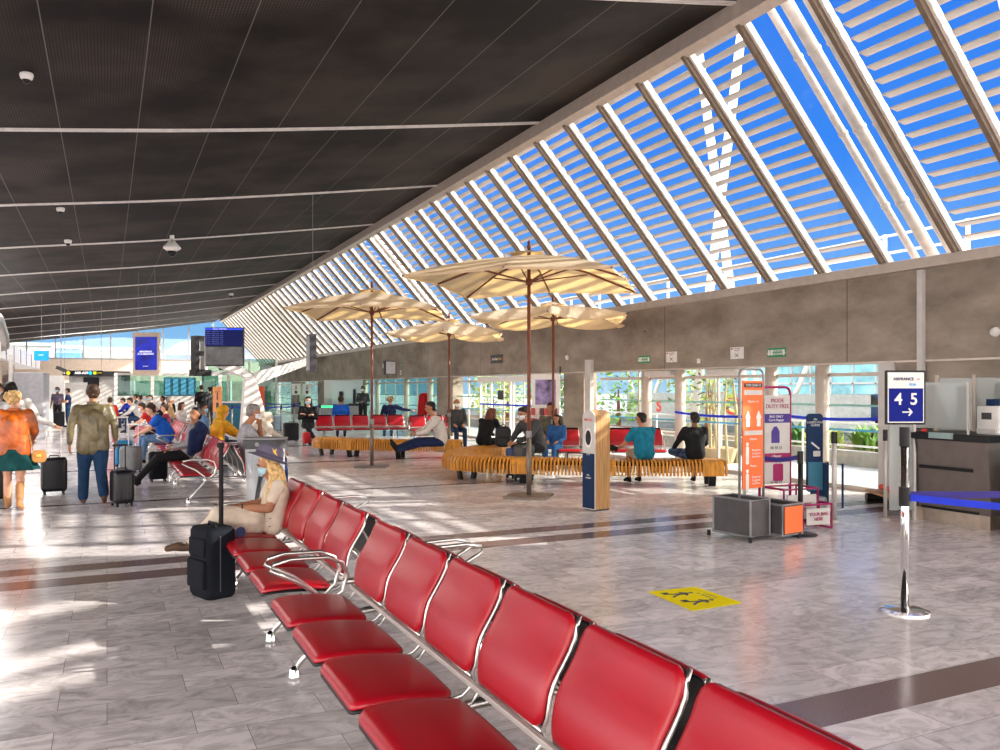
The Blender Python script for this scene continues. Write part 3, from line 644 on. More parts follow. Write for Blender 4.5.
# central rows, facing the camera, parallel to the hall's width
X0, Y0 = atd(315, 26.4)
def center_unit(px, d, n, ang, label, s_=0.93, double=True):
    X_, Y_ = atd(px, d); o = bench_unit('bench_seating', (X_, Y_, 0), ang, n, label, 'red seat rows in the middle of the hall', legs=[.3, n * .61 - .3], double=double, pitch=.61); o.scale = (s_, s_, s_); return o
A_ = R(-90 - 10 + 0)
center_unit(315, 26.3, 5, R(90 - 180 - 10), 'row of five red seats facing us behind the left slatted bench')
center_unit(408, 26.0, 3, R(90 - 180 - 10), 'short row of red seats behind the man in the white shirt')
center_unit(420, 31.0, 3, R(-60), 'red seats further off beside the red covered stand')
# seats at the right, behind the wooden pillar
X_, Y_ = atd(553, 17.6)
o = bench_unit('bench_seating', (X_, Y_, 0), R(-52 - 90 + 25), 4, 'row of red seats behind the curved bench beside the family', 'red seat rows in the middle of the hall', legs=[.3, 2.1]); o.scale = (.95,) * 3
# ================================================================== CURVED SLATTED BENCHES
def catmull(P, n=14):
    out = []; P = [Vector(p) for p in P]; Q = [P[0] * 2 - P[1]] + P + [P[-1] * 2 - P[-2]]
    for i in range(1, len(Q) - 2):
        for k in range(n):
            t = k / n; a, b, c, d = Q[i - 1:i + 3]
            out.append(0.5 * ((2 * b) + (c - a) * t + (2 * a - 5 * b + 4 * c - d) * t * t + (-a + 3 * b - 3 * c + d) * t ** 3))
    out.append(P[-1]); return out
def resample(P, step):
    out = [P[0]]; acc = 0; last = P[0]
    for p in P[1:]:
        while (p - last).length >= step: last = last + (p - last).normalized() * step; out.append(last)
    return out
def slat_bench(label, path, legs, H=.44, W=.62, drop=.26):
    P = resample(catmull([(x, y, 0) for x, y in path]), 0.02); c0 = P[0].copy()
    o = empty('slatted_bench', tuple(c0), 0, label, 'bench', 'curved slatted wooden benches'); N = len(P)
    def fr(i):
        a = P[max(0, i - 3)]; b = P[min(N - 1, i + 3)]; t = (b - a).normalized(); return P[i] - c0, t, Vector((-t.y, t.x, 0))
    mb = MB(); solid = MB(); i = 1; n_ = 0
    legi = [int(q * (N - 1)) for q in legs]
    while i < N - 1:
        p, t, nn = fr(i)
        near = min(abs(i - q) for q in legi)
        th = 0.030 if near > 7 else 0.075
        tgt = mb
        # inverted U profile, rounded shoulders
        prof = [(-W / 2, H - drop), (-W / 2 - .01, H - .10), (-W / 2 + .02, H - .03), (-W / 2 + .07, H), (W / 2 - .07, H), (W / 2 - .02, H - .03), (W / 2 + .01, H - .10), (W / 2, H - drop),
                (W / 2 - .05, H - drop), (W / 2 - .05, H - .09), (W / 2 - .09, H - .05), (-W / 2 + .09, H - .05), (-W / 2 + .05, H - .09), (-W / 2 + .05, H - drop)]
        tgt.prism(prof, -th / 2, th / 2, lambda a, b, d: p + nn * a + t * d + Vector((0, 0, b)))
        i += 3 if near > 7 else 4
    mb.build('slats', M_WOOD, o)
    sp_ = [fr(i)[0] for i in range(0, N, 6)] + [fr(N - 1)[0]]
    for k in (-.2, .2):
        MB().tube([fr(i)[0] + fr(i)[2] * k + Vector((0, 0, H - .08)) for i in range(0, N, 6)], .022, 6).build('rail', M_BLACK, o)
    for q in legi:
        p, t, nn = fr(min(N - 2, max(1, q)))
        for s_ in (-1, 1):
            mb = MB(); a = p + nn * (s_ * .20) + Vector((0, 0, H - .1)); b = p + nn * (s_ * .13)
            w1 = t * .06
            mb.add([a - w1 - nn * .03, a + w1 - nn * .03, a + w1 + nn * .03, a - w1 + nn * .03, b - w1 - nn * .03, b + w1 - nn * .03, b + w1 + nn * .03, b - w1 + nn * .03], [(0, 1, 2, 3), (7, 6, 5, 4), (0, 4, 5, 1), (1, 5, 6, 2), (2, 6, 7, 3), (3, 7, 4, 0)])
            mb.build('leg', M_BLACK, o, bevel=.01)
    return o
slat_bench('front curved slatted wooden bench with the two men sitting on its right end', [(7.6, 16.3), (6.85, 15.6), (6.15, 14.8), (5.9, 14.0), (6.1, 13.35), (6.65, 12.8), (7.3, 12.3), (8.0, 11.85), (8.65, 11.5), (9.5, 11.1)], [.03, .40, .56, .74, .97])
slat_bench('curved slatted wooden bench at left behind the tall umbrella pole', [(4.85, 20.5), (5.05, 19.9), (5.5, 19.3), (6.1, 18.75), (6.8, 18.25), (7.5, 17.85)], [.05, .30, .62, .95], W=.58)
# ================================================================== UMBRELLAS
def umbrella(loc, rz, label, rim, top, half, pole_m, sag, plate_=True, seed=0):
    o = empty('patio_umbrella', loc, rz, label, 'umbrella', 'ecru market umbrellas over the benches')
    c = Vector((0, 0, top - .10)); h = half
    rimp = [Vector((-h, -h, rim)), Vector((0, -h, rim + .06)), Vector((h, -h, rim)), Vector((h, 0, rim + .06)), Vector((h, h, rim)), Vector((0, h, rim + .06)), Vector((-h, h, rim)), Vector((-h, 0, rim + .06))]
    mb = MB(); nr = 6; ns = 6; vs_ = []; fs = []
    for i in range(nr + 1):
        r_ = 0.04 + 0.96 * i / nr
        for k in range(8):
            a, b = rimp[k], rimp[(k + 1) % 8]
            for j in range(ns):
                u = j / ns; p = c.lerp(a.lerp(b, u), r_); bow = 4 * u * (1 - u)
                p.z += (top - rim) * 0.10 * math.sin(math.pi * r_) - bow * sag * r_ ** 2
                if i == nr: p += (c - p).normalized() * bow * sag * 1.2
                vs_.append(p)
    M_ = 8 * ns
    for i in range(nr):
        for j in range(M_): fs.append((i * M_ + j, i * M_ + (j + 1) % M_, (i + 1) * M_ + (j + 1) % M_, (i + 1) * M_ + j))
    mb.add(vs_, fs)
    # short valance hanging from the rim
    vb = []
    k0 = len(vs_)
    rimv = vs_[nr * M_:]
    mb.add([v for v in rimv] + [v + Vector((0, 0, -.035)) for v in rimv], [(j, (j + 1) % M_, M_ + (j + 1) % M_, M_ + j) for j in range(M_)])
    cn_ = mb.build('canopy', M_CANVAS, o, smooth=False)
    # small vent cap
    mb = MB(); q = .26; cp = [Vector((0, 0, top - .02))] + [Vector((x, y, top - .10)) for x, y in ((-q, -q), (0, -q), (q, -q), (q, 0), (q, q), (0, q), (-q, q), (-q, 0))]
    mb.add(cp, [(0, 1 + k, 1 + (k + 1) % 8) for k in range(8)]); mb.build('vent_cap', M_CANVAS, cn_)
    pl_ = MB().cyl((0, 0, .03), (0, 0, top), .027, n=14).build('pole', pole_m, o, smooth=True)
    MB().cyl((0, 0, .02), (0, 0, .95), .038, n=14).build('pole_sleeve', mat('taupe_metal', (.20, .16, .13), .4, .4), pl_, smooth=True)
    MB().lathe([(.03, 0), (.035, .03), (.02, .06), (.025, .09), (.006, .13)], (0, 0, top), 12).build('finial', pole_m, o, smooth=True)
    MB().lathe([(.05, 0), (.055, .05), (.05, .09)], (0, 0, rim - .02), 12).build('hub', pole_m, o, smooth=True)
    for k in range(8):
        rb = MB().tube([c + Vector((0, 0, -.03)), c.lerp(rimp[k], .5) + Vector((0, 0, -.02 + (top - rim) * .10)), rimp[k] + Vector((0, 0, -.02))], .016, 6).build('rib', pole_m, o)
        MB().tube([(0, 0, rim + .02), c.lerp(rimp[k], .52) + Vector((0, 0, .0))], .012, 6).build('strut', pole_m, rb)
    if plate_:
        MB().box(-.32, -.32, 0, .32, .32, .035).build('base_plate', mat('taupe_metal', (.20, .16, .13), .4, .4), o, bevel=.006)
        MB().cyl((0, 0, .90), (0, 0, 1.0), .048, n=12).build('collar', M_GREY, o)
    return o
umbrella((5.77, 11.15, 0), R(-41), 'nearest and largest ecru square umbrella on a brown pole by the front bench', 3.23, 3.76, 1.46, M_BRONZE, .015)
umbrella((5.0, 16.8, 0), R(-25), 'ecru umbrella farthest left, over the left slatted bench', 3.20, 3.76, 1.46, M_BRONZE, .015)
umbrella((8.38, 15.1, 0), R(-33), 'cream umbrella with scalloped edge half hidden behind the nearest umbrella', 3.06, 3.46, 1.50, M_BRONZE, .16)
umbrella((8.1, 20.2, 0), R(-28), 'smallest looking cream scalloped umbrella, between the left and nearest ones', 3.02, 3.50, 1.40, M_BRONZE, .16)
# ================================================================== LUGGAGE
def suitcase(name, loc, rz, W, D, H, m, label, handle=0.0, ribs=True, group=None, hm=None, soft=False, wheels=True):
    o = empty(name, loc, rz, label, 'suitcase', group); z0 = .05 if wheels else 0
    P = rrect(W, D, min(D, W) * .22, 4)
    mb = MB(); n = len(P); vs_ = []
    for z, s_ in ((z0, .88), (z0 + .03, .98), (z0 + .06, 1.0), (z0 + H - .06, 1.0 if not soft else .97), (z0 + H - .03, .97), (z0 + H, .86)):
        vs_ += [(a * s_, b * s_, z) for a, b in P]
    mb.add(vs_, [(i * n + j, i * n + (j + 1) % n, (i + 1) * n + (j + 1) % n, (i + 1) * n + j) for i in range(5) for j in range(n)] + [tuple(range(n))[::-1], tuple(5 * n + j for j in range(n))])
    mb.build('case_body', m, o, smooth=True)
    mb = MB()
    if ribs:
        k = -W / 2 + .05
        while k < W / 2 - .04: mb.box(k - .006, -D / 2 - .004, z0 + .07, k + .006, D / 2 + .004, z0 + H - .07); k += .045
        mb.build('shell_ribs', m, o)
    else:
        mb.box(-W / 2 + .04, -D / 2 - .025, z0 + .08, W / 2 - .04, -D / 2 + .02, z0 + H * .55).box(-W / 2 + .05, -D / 2 - .015, z0 + H * .60, W / 2 - .05, -D / 2 + .02, z0 + H - .08)
        mb.build('front_pocket', m, o, bevel=.012)
        mb = MB(); mb.tube([(-W / 2 - .002, -D * .1, z0 + .06), (-W / 2 - .004, -D * .1, z0 + H - .06), (0, -D * .1, z0 + H + .004), (W / 2 + .004, -D * .1, z0 + H - .06), (W / 2 + .002, -D * .1, z0 + .06)], .005, 5).build('zip', M_DARK, o)
    MB().tube([(-.07, 0, z0 + H - .005), (-.06, 0, z0 + H + .03), (.06, 0, z0 + H + .03), (.07, 0, z0 + H - .005)], .009, 6).build('grab_handle', M_BLACK, o)
    if handle:
        q = min(W * .28, .11); mb = MB()
        mb.cyl((-q, D * .3, z0 + H - .02), (-q, D * .3, z0 + H + handle), .009, n=6).cyl((q, D * .3, z0 + H - .02), (q, D * .3, z0 + H + handle), .009, n=6)
        mb.box(-q - .02, D * .3 - .015, z0 + H + handle - .01, q + .02, D * .3 + .015, z0 + H + handle + .02); mb.build('telescopic_handle', hm or M_BLACK, o)
    if wheels:
        for a in (-1, 1):
            for b in (-1, 1):
                MB().cyl((a * W * .36 - .012, b * D * .34, .026), (a * W * .36 + .012, b * D * .34, .026), .026, n=10).build('wheel', M_BLACK, o)
    return o
M_CASEB = mat('black_shell', (.008, .008, .012), .33, spec=.3); M_FAB = mat('black_fabric', (.007, .009, .014), .8, bump=.4, bscale=90, spec=.15)
M_CASEG = mat('grey_shell', (.20, .21, .22), .35); M_CASEU = mat('blue_shell', (.02, .20, .42), .4)
sc1 = suitcase('suitcase', (.76, 6.95, 0), R(-70), .36, .25, .55, M_FAB, 'black soft cabin suitcase standing by the legs of the woman in the hat', handle=0, ribs=False, soft=True, wheels=False)
MB().box(-.022, .06, .50, .022, .085, 1.18).box(-.03, .05, 1.17, .03, .09, 1.21).build('telescopic_handle', mat('matt_black', (.01, .01, .012), .7, spec=.2), sc1, bevel=.008)
tg = MB().cyl((0.150, .16, .50), (0.158, .16, .50), .042, n=18).build('luggage_tag', mat('navy_leather', (.03, .04, .11), .6), sc1)
sc2 = suitcase('suitcase', atd(54, 12.9) + (0,), R(8), .36, .24, .52, M_CASEB, 'black hard suitcase rolled by the woman behind the orange jacket', handle=.42, hm=M_ALUW)
sc3 = suitcase('suitcase', atd(122, 11.6) + (0,), R(15), .26, .34, .45, M_CASEB, 'black hard cabin case held by the man in the olive jacket', handle=.34)
suitcase('suitcase', atd(-4, 12.0) + (0,), R(10), .30, .24, .55, M_CASEB, 'black suitcase cut by the left edge of the photo', group=None)
suitcase('suitcase', atd(131, 16.2) + (0,), R(-25), .34, .36, .46, M_CASEG, 'grey hard case with black side standing left of the man in blue', handle=.42, hm=M_WHITE)
suitcase('suitcase', atd(123, 17.4) + (0,), R(10), .34, .24, .50, M_CASEU, 'blue ribbed case right beside the hand of the olive jacket man', handle=.48, hm=M_WHITE)
suitcase('suitcase', atd(158, 14.6) + (0,), R(5), .30, .24, .48, M_FAB, 'black soft case in front of the near red seat block', ribs=False)
suitcase('suitcase', atd(291, 25.3) + (0,), R(5), .44, .26, .55, M_CASEB, 'black suitcase standing left of the seated woman in black', ribs=True)
suitcase('suitcase', atd(307, 24.0) + (0,), R(10), .24, .2, .32, mat('red_shell', (.5, .01, .02), .35), 'small red case in front of the seated woman in black')
suitcase('suitcase', atd(269, 31) + (0,), R(20), .34, .26, .52, M_CASEG, 'dark grey case in the pair behind the white column', group=None)
suitcase('suitcase', atd(276, 31.5) + (0,), R(20), .34, .3, .56, mat('silver_blue_shell', (.28, .36, .44), .3, .2), 'silver blue case, the right one of the pair behind the white column')
suitcase('suitcase', atd(59, 34.5) + (0,), R(0), .42, .28, .62, M_CASEB, 'dark case between the two officers at the far left')
suitcase('suitcase', atd(524, 14.8) + (0,), R(12), .33, .26, .58, mat('graphite_shell', (.05, .055, .06), .4), 'graphite case before the man in the grey hoodie on the far side of the bench', handle=.12)
suitcase('suitcase', atd(514, 15.2) + (0,), R(12), .26, .24, .5, mat('deep_blue_shell', (.02, .05, .16), .4), 'deep blue case left of the graphite case')
# ================================================================== BIN
bx, by = 2.02, 12.0
o = empty('litter_bin', (bx, by, 0), R(-25), 'grey litter bin with dark lid band and clear bags behind the woman in the hat', 'bin')
ov = lambda w_, d_, z: [(x, y, z) for x, y in rrect(w_, d_, d_ * .45, 6)]
def ring(mb, w_, d_, z0, z1, w2=None, d2=None):
    a = ov(w_, d_, z0); b = ov(w2 or w_, d2 or d_, z1); n = len(a)
    mb.add(a + b, [(j, (j + 1) % n, n + (j + 1) % n, n + j) for j in range(n)] + [tuple(range(n))[::-1], tuple(range(n, 2 * n))])
mb = MB(); ring(mb, .60, .40, .80, .93); mb.build('lid_band', M_DARK, o, smooth=False, bevel=.01)
mb = MB(); ring(mb, .62, .42, .93, .955); mb.build('lid', M_GREY, o, bevel=.008)
mb = MB(); ring(mb, .50, .34, .08, .80, .54, .38); mb.build('clear_bag', glass('clear_bag', (.80, .84, .88), .12, .35), o)
mb = MB(); ring(mb, .44, .30, 0, .05); mb.build('base', M_DARK, o)
MB().add([(-.02, -.2, .04), (-.10, -.2, .04), (.02, -.205, .80), (.14, -.205, .80), (-.02, .2, .04), (-.10, .2, .04), (.02, .205, .80), (.14, .205, .80)], [(0, 1, 3, 2), (4, 6, 7, 5), (0, 2, 6, 4), (1, 5, 7, 3), (0, 4, 5, 1), (2, 3, 7, 6)]).build('post', M_DARK, o)
MB().cyl((-.06, -.205, .865), (-.06, -.200, .865), .03, n=16).build('emblem', M_GREY, o)
# slim bollard-like dark post in front of the bin is the suitcase handle
# ================================================================== WOODEN DISPENSER PILLAR
X_, Y_ = 6.0, 9.6
o = empty('dispenser_pillar', (X_, Y_, 0), R(10), 'tall slim pillar with round top opening, wood sides and navy front', 'pillar')
# local: front face towards -x ; narrow front (y width .22), sides along x .30
H_ = 1.33; Wd, Dp = .24, .28
def rt(w_, h_, n=10): return [(-w_ / 2, 0), (w_ / 2, 0), (w_ / 2, h_ - w_ * .42)] + [(w_ / 2 * math.cos(math.pi * i / n), h_ - w_ * .42 + w_ * .42 * math.sin(math.pi * i / n)) for i in range(1, n)] + [(-w_ / 2, h_ - w_ * .42)]
MB().prism(rt(Wd, H_), -Dp / 2 + .012, Dp / 2, lambda a, b, d: (d, a, b + .02)).build('wood_shell', M_OAK, o, bevel=.01)
MB().prism([p for p in rt(Wd + .004, H_ + .004)], -Dp / 2 - .004, -Dp / 2 + .014, lambda a, b, d: (d, a, b + .018)).build('front_panel', M_OFFW, o)
fm = face((-Dp / 2 - .005, 0, 0), math.pi)
plate(fm, rect(Wd, .74, 0, .40)).build('navy_panel', M_NAVY, o)
plate(fm, [(.055 * math.cos(2 * math.pi * i / 24) * 1.25, .98 + .115 * math.sin(2 * math.pi * i / 24) * 1.15) for i in range(24)], .004).build('opening_rim', M_WHITE, o)
plate(fm, [(.05 * math.cos(2 * math.pi * i / 24) * 1.1, .98 + .10 * math.sin(2 * math.pi * i / 24)) for i in range(24)], .006).build('opening', M_BLACK, o)
text('lettering', 'RECYCLE', .04, M_REDL, o, fm @ Matrix.Translation((0, 1.22, .003)), bold=True)
text('lettering', 'J\'AI', .045, M_WHITE, o, fm @ Matrix.Translation((0, .76, .003)))
text('lettering', 'Pile,\nmégots', .036, M_WHITE, o, fm @ Matrix.Translation((0, .46, .003)))
MB().box(-Dp / 2 + .02, -Wd / 2 + .01, 0, Dp / 2 - .01, Wd / 2 - .01, .03).build('plinth', M_DARK, o)
# ================================================================== SIGN STANDS
def frame_tube(o, w_, z0, z1, y, r_, m, rad=.08, name='frame', closed=False):
    n = 6; pts = [(-w_ / 2, y, z0)] + [(-w_ / 2 + rad - rad * math.cos(math.pi / 2 * i / n), y, z1 - rad + rad * math.sin(math.pi / 2 * i / n)) for i in range(n + 1)]
    pts += [(w_ / 2 - rad + rad * math.sin(math.pi / 2 * i / n), y, z1 - rad + rad * math.cos(math.pi / 2 * i / n)) for i in range(n + 1)] + [(w_ / 2, y, z0)]
    return MB().tube(pts, r_, 8).build(name, m, o, smooth=True)
def facey(y, sgn=-1): return face((0, y, 0), -math.pi / 2) if sgn < 0 else face((0, y, 0), math.pi / 2)
def bar(M, o, w_, h_, x, y, m, name='print', t=.003): return plate(M, rect(w_, h_, x, y), t).build(name, m, o)
# orange distancing sign on a baggage gauge of two dark boxes
o = empty('baggage_gauge', (6.52, 7.18, 0), R(8), 'tall orange health notice standing on a grey metal baggage gauge box', 'sign stand')
frame_tube(o, .40, .30, 1.86, 0, .014, M_GREY, .07)
plate(facey(-.010), rect(.34, 1.20, 0, 1.13), .012).build('orange_panel', M_ORANGE, o)
F_ = facey(-.024)
bar(F_, o, .30, .055, 0, 1.60, M_OFFW); bar(F_, o, .30, .045, 0, 1.68, M_DARK)
text('lettering', 'STOP COVID-19', .035, M_WHITE, o, F_ @ Matrix.Translation((0, 1.68, .004)))
text('lettering', 'Distance 1 m', .034, M_WHITE, o, F_ @ Matrix.Translation((0, 1.50, .002)))
for s_ in (-1, 1): plate(F_, [(s_ * .09 - .03, 1.22), (s_ * .09 + .03, 1.22), (s_ * .09 + .03, 1.30), (s_ * .09 + .045, 1.32), (s_ * .09, 1.40), (s_ * .09 - .045, 1.32), (s_ * .09 - .03, 1.30)], .003).build('hand_symbol', M_WHITE, o)
bar(F_, o, .30, .05, 0, 1.15, M_OFFW)
for z in (1.0, .70):
    plate(F_, rrect(.05, .20, .02, 4, -.10, z - .10), .003).build('person_symbol', M_WHITE, o); plate(F_, [( -.10 + .022 * math.cos(i * .524), z + .025 + .022 * math.sin(i * .524)) for i in range(12)], .003).build('head_symbol', M_WHITE, o)
    text('lettering', 'Respectez\nles gestes\nbarrières', .036, M_WHITE, o, F_ @ Matrix.Translation((.05, z - .08, .002)))
    text('lettering', 'Distance' if z > .9 else 'Masque', .034, M_WHITE, o, F_ @ Matrix.Translation((0, z + .08, .002)))
M_GAUGE = mat('gauge_steel', (.085, .08, .085), .5, .1, spec=.25)
for j, (x0, x1, y0, y1, m_) in enumerate(((-.33, -.02, -.26, .26, M_GAUGE), (.02, .36, -.40, .16, M_GAUGE))):
    mb = MB(); z0, z1 = .05, .44 if j == 0 else .38; t_ = .015
    mb.box(x0, y0, z0, x1, y0 + t_, z1).box(x0, y1 - t_, z0, x1, y1, z1).box(x0, y0, z0, x0 + t_, y1, z1).box(x1 - t_, y0, z0, x1, y1, z1).box(x0, y0, z0, x1, y1, z0 + t_)
    mb.build('gauge_box', M_GAUGE, o, bevel=.006)
    mb = MB(); mb.tube([(x0, y0, z0), (x0, y0, z1), (x1, y0, z1), (x1, y0, z0)], .013, 6, closed=True).tube([(x0, y1, z0), (x0, y1, z1), (x1, y1, z1), (x1, y1, z0)], .013, 6, closed=True)
    for x in (x0, x1):
        for z in (z0, z1): mb.cyl((x, y0, z), (x, y1, z), .013, n=6)
    mb.build('gauge_rail', M_GREY, o)
plate(face((.20, -.404, 0), -math.pi / 2), rect(.30, .29, 0, .215), .006).build('orange_panel', M_ORANGE, o)
for x, y in ((-.38, -.30), (-.38, .28), (.30, -.40), (.30, .18)): MB().cyl((x, y, 0), (x, y, .06), .02, n=10).build('foot', M_BLACK, o)
# magenta size gauge
o = empty('size_gauge', (7.38, 7.72, 0), R(-4), 'magenta framed luggage size sign behind the orange notice', 'sign stand')
frame_tube(o, .46, .0, 1.66, 0, .016, M_MAGENTA, .08)
plate(facey(-.008), rect(.42, 1.08, 0, 1.02), .012).build('sign_panel', M_OFFW, o); F_ = facey(-.022)
text('lettering', 'MODE\nDUTY FREE', .07, M_MAGENTA, o, F_ @ Matrix.Translation((.02, 1.46, .002)))
bar(F_, o, .42, .11, 0, 1.28, mat('indigo_print', (.06, .03, .25), .4)); text('lettering', 'BAG ONLY\nCarré Bagage', .042, M_WHITE, o, F_ @ Matrix.Translation((0, 1.28, .004)))
plate(F_, [(-.07, .98), (.05, .98), (.05, 1.12), (.01, 1.18), (-.03, 1.18), (-.07, 1.12)], .003).build('bag_symbol', mat('indigo_print', (.06, .03, .25), .4), o)
bar(F_, o, .42, .11, 0, .80, M_MAGENTA); text('lettering', '1 Bagage\nCabine', .042, M_WHITE, o, F_ @ Matrix.Translation((0, .80, .004)))
plate(F_, rrect(.15, .21, .02, 3, .03, .62), .003).build('case_symbol', M_MAGENTA, o); MB().tube([(0, -.026, .73), (0, -.026, .76), (.06, -.026, .76), (.06, -.026, .73)], .004, 4).build('case_symbol_handle', M_MAGENTA, o)
text('lettering', '55 40 23', .05, M_DARK, o, F_ @ Matrix.Translation((0, .50, .002))); text('lettering', '40 30 15', .05, M_DARK, o, F_ @ Matrix.Translation((0, .92, .002)))
# magenta gauge basket low in front of it
for (x0, x1, y0, y1, z1, lab) in ((-.22, .28, -.42, -.05, .46, 0), (-.12, .30, -.62, -.42, .30, 1)):
    mb = MB()
    for y in (y0, y1): mb.tube([(x0, y, .01), (x0, y, z1), (x1, y, z1), (x1, y, .01)], .014, 6)
    for x in (x0, x1): mb.cyl((x, y0, z1), (x, y1, z1), .014, n=6).cyl((x, y0, .02), (x, y1, .02), .014, n=6)
    mb.build('basket_frame', M_MAGENTA, o)
    plate(face(((x0 + x1) / 2, y0 - .012, 0), -math.pi / 2), rect(x1 - x0 - .08, z1 * .62, 0, z1 * .55), .006).build('basket_sign', M_OFFW, o)
    text('lettering', 'YOUR BAG\nHERE', .055, M_MAGENTA, o, face(((x0 + x1) / 2, y0 - .022, 0), -math.pi / 2) @ Matrix.Translation((0, z1 * .55, .002)), bold=True)
# navy info panel with its own gauge
o = empty('information_panel', (8.0, 7.7, 0), R(-12), 'navy rounded information panel right of the magenta sign', 'sign stand')
plate(facey(0), rrect(.22, .98, .05, 5, 0, .84), .03).build('panel', M_NAVY, o); F_ = facey(-.032)
text('lettering', 'J\'AI\nLAISSEZ-VOUS\nGUIDER', .036, M_WHITE, o, F_ @ Matrix.Translation((0, 1.22, .002)))
plate(F_, [(-.05, .98), (.06, .90), (.05, .88), (-.06, .96)], .003).build('arrow_symbol', M_WHITE, o); plate(F_, rrect(.10, .07, .015, 3, .02, .83), .003).build('plane_symbol', M_OFFW, o)
plate(F_, rect(.20, .35, 0, .55), .003).build('teal_print', mat('teal_print', (.03, .16, .24), .4), o)
MB().lathe([(.24, 0), (.24, .02), (.2, .035)], (0, .0, 0)).build('base_disc', M_BLACK, o)
mb = MB(); mb.tube([(.10, .2, .15), (.10, .2, .70), (.34, .2, .70), (.34, .2, .15)], .014, 6, closed=True).tube([(.10, -.1, .15), (.10, -.1, .70), (.34, -.1, .70), (.34, -.1, .15)], .014, 6, closed=True)
mb.box(.11, .19, .16, .33, .21, .69); mb.build('gauge_frame', M_NAVY, o)
MB().box(-.16, -.14, .04, .10, .10, .30).build('clear_box', M_FROST, o, bevel=.02)
# stanchions
def stanchion(name, loc, h_, m, label, base=True, cap=True, r_=.028, baser=.17, bm=None, group='belt barrier posts by the counter'):
    o = empty(name, loc, 0, label, 'barrier post', group)
    MB().cyl((0, 0, .02), (0, 0, h_), r_, n=18).build('post', m, o, smooth=True)
    MB().lathe([(baser, 0), (baser, .012), (baser * .8, .022), (r_ * 1.2, .03)], (0, 0, 0), 32).build('base_disc', bm or m, o, smooth=False)
    MB().cyl((0, 0, h_ - .13), (0, 0, h_ + .01), r_ + .006, n=18).build('belt_head', M_BLACK, o)
    return o
s0 = stanchion('barrier_post', (5.32, 4.25, 0), 1.35, M_CHROME, 'chrome barrier post carrying the 4 5 sign, nearest to us', baser=.17, r_=.030)
MB().cyl((0, 0, .78), (0, 0, .92), .040, n=18).build('belt_cassette', M_BLACK, s0)
def belt(a, b, label, z=.86, m=None):
    a = Vector(a); b = Vector(b); n = 16; mb = MB(); vs_ = []
    nn = (b - a).cross(Vector((0, 0, 1))).normalized() * .001
    for i in range(n + 1):
        t = i / n; p = a.lerp(b, t); p.z -= .05 * 4 * t * (1 - t)
        vs_ += [p + nn + Vector((0, 0, .025)), p + nn - Vector((0, 0, .025)), p - nn - Vector((0, 0, .025)), p - nn + Vector((0, 0, .025))]
    fs = [(i * 4 + j, i * 4 + (j + 1) % 4, (i + 1) * 4 + (j + 1) % 4, (i + 1) * 4 + j) for i in range(n) for j in range(4)] + [(0, 1, 2, 3), (n * 4 + 3, n * 4 + 2, n * 4 + 1, n * 4)]
    o = mb.add(vs_, fs).build('belt', m or M_BLUE); return tag(o, label, 'belt')
belt((5.33, 4.22, .845), (7.3, 1.6, .845), 'bright blue belt running from the chrome post towards the right edge, nearer one')
belt((5.35, 4.26, .86), (9.0, 2.6, 1.02), 'darker blue belt from the chrome post, passing before the counter front', m=mat('indigo_belt', (.03, .02, .20), .5))
sg = empty('number_sign', (5.32, 4.25, 1.34), R(-20), 'framed blue sign reading 4 5 with an arrow, on top of the chrome post', 'sign')
plate(facey(0), rrect(.31, .40, .008, 2, 0, .24), .012).build('sign_frame', M_BLACK, sg); F_ = facey(-.014)
bar(F_, sg, .28, .37, 0, .24, M_WHITE, 'paper'); bar(F_ @ Matrix.Translation((0, 0, .003)), sg, .265, .245, 0, .185, mat('sign_blue', (.006, .014, .21), .6, spec=.1), 'blue_field', .002)
F2 = F_ @ Matrix.Translation((0, 0, .006))
text('lettering', 'AIRFRANCE', .030, mat('dark_navy_ink', (.01, .015, .08), .4), sg, F2 @ Matrix.Translation((-.02, .375, 0)), bold=True); bar(F2, sg, .02, .006, .095, .375, M_REDL)
text('lettering', 'KLM', .026, mat('sky_blue_ink', (.02, .35, .75), .4), sg, F2 @ Matrix.Translation((.05, .335, 0)), bold=True)
text('digit', '4', .12, M_WHITE, sg, F2 @ Matrix.Translation((-.06, .225, 0)), bold=True); text('digit', '5', .12, M_WHITE, sg, F2 @ Matrix.Translation((.06, .225, 0)), bold=True)
plate(F2, [(-.03, .128), (.03, .128), (.015, .108), (.025, .104), (.050, .133), (.025, .162), (.015, .158), (.03, .138), (-.03, .138)], .002).build('arrow_symbol', M_WHITE, sg)
stanchion('barrier_post', (7.05, 6.98, 0), .93, M_BLACK, 'black barrier post right of the magenta sign', baser=.18)
stanchion('barrier_post', (6.75, 7.55, 0), 1.10, M_ALUW, 'slim silver barrier post between orange and navy signs', baser=.06, r_=.022)
stanchion('barrier_post', (8.09, 7.46, 0), 1.10, M_ALUW, 'silver post in front of the glass right of the navy panel', baser=.06, r_=.03)
stanchion('barrier_post', (8.79, 7.30, 0), 1.12, M_ALUW, 'silver post holding the glass wing beside the counter', baser=.06, r_=.022)
belt((6.78, 7.5, .88), (7.05, 6.98, .88), 'short indigo belt between the slim silver and black posts', m=mat('indigo_belt', (.03, .02, .20), .5))
for i, (a, b, l) in enumerate((((10.715, 8.98, 1.18), (10.715, 11.45, 1.2), 'bright blue belt inside the glass right of the orange sign'), ((10.715, 11.43, 1.15), (10.715, 14.08, 1.15), 'bright blue belt across the glass left of the orange sign'))): belt(a, b, l)
gw = empty('glass_wing', (8.83, 7.30, 0), R(-25), 'narrow frosted glass panel standing left of the check-in counter', 'glass panel')
MB().box(.02, -.008, .12, .32, .008, 1.22).build('panel', M_FROST, gw)
MB().box(.32, -.02, 0, .35, .02, 1.26).build('post', M_ALUW, gw)
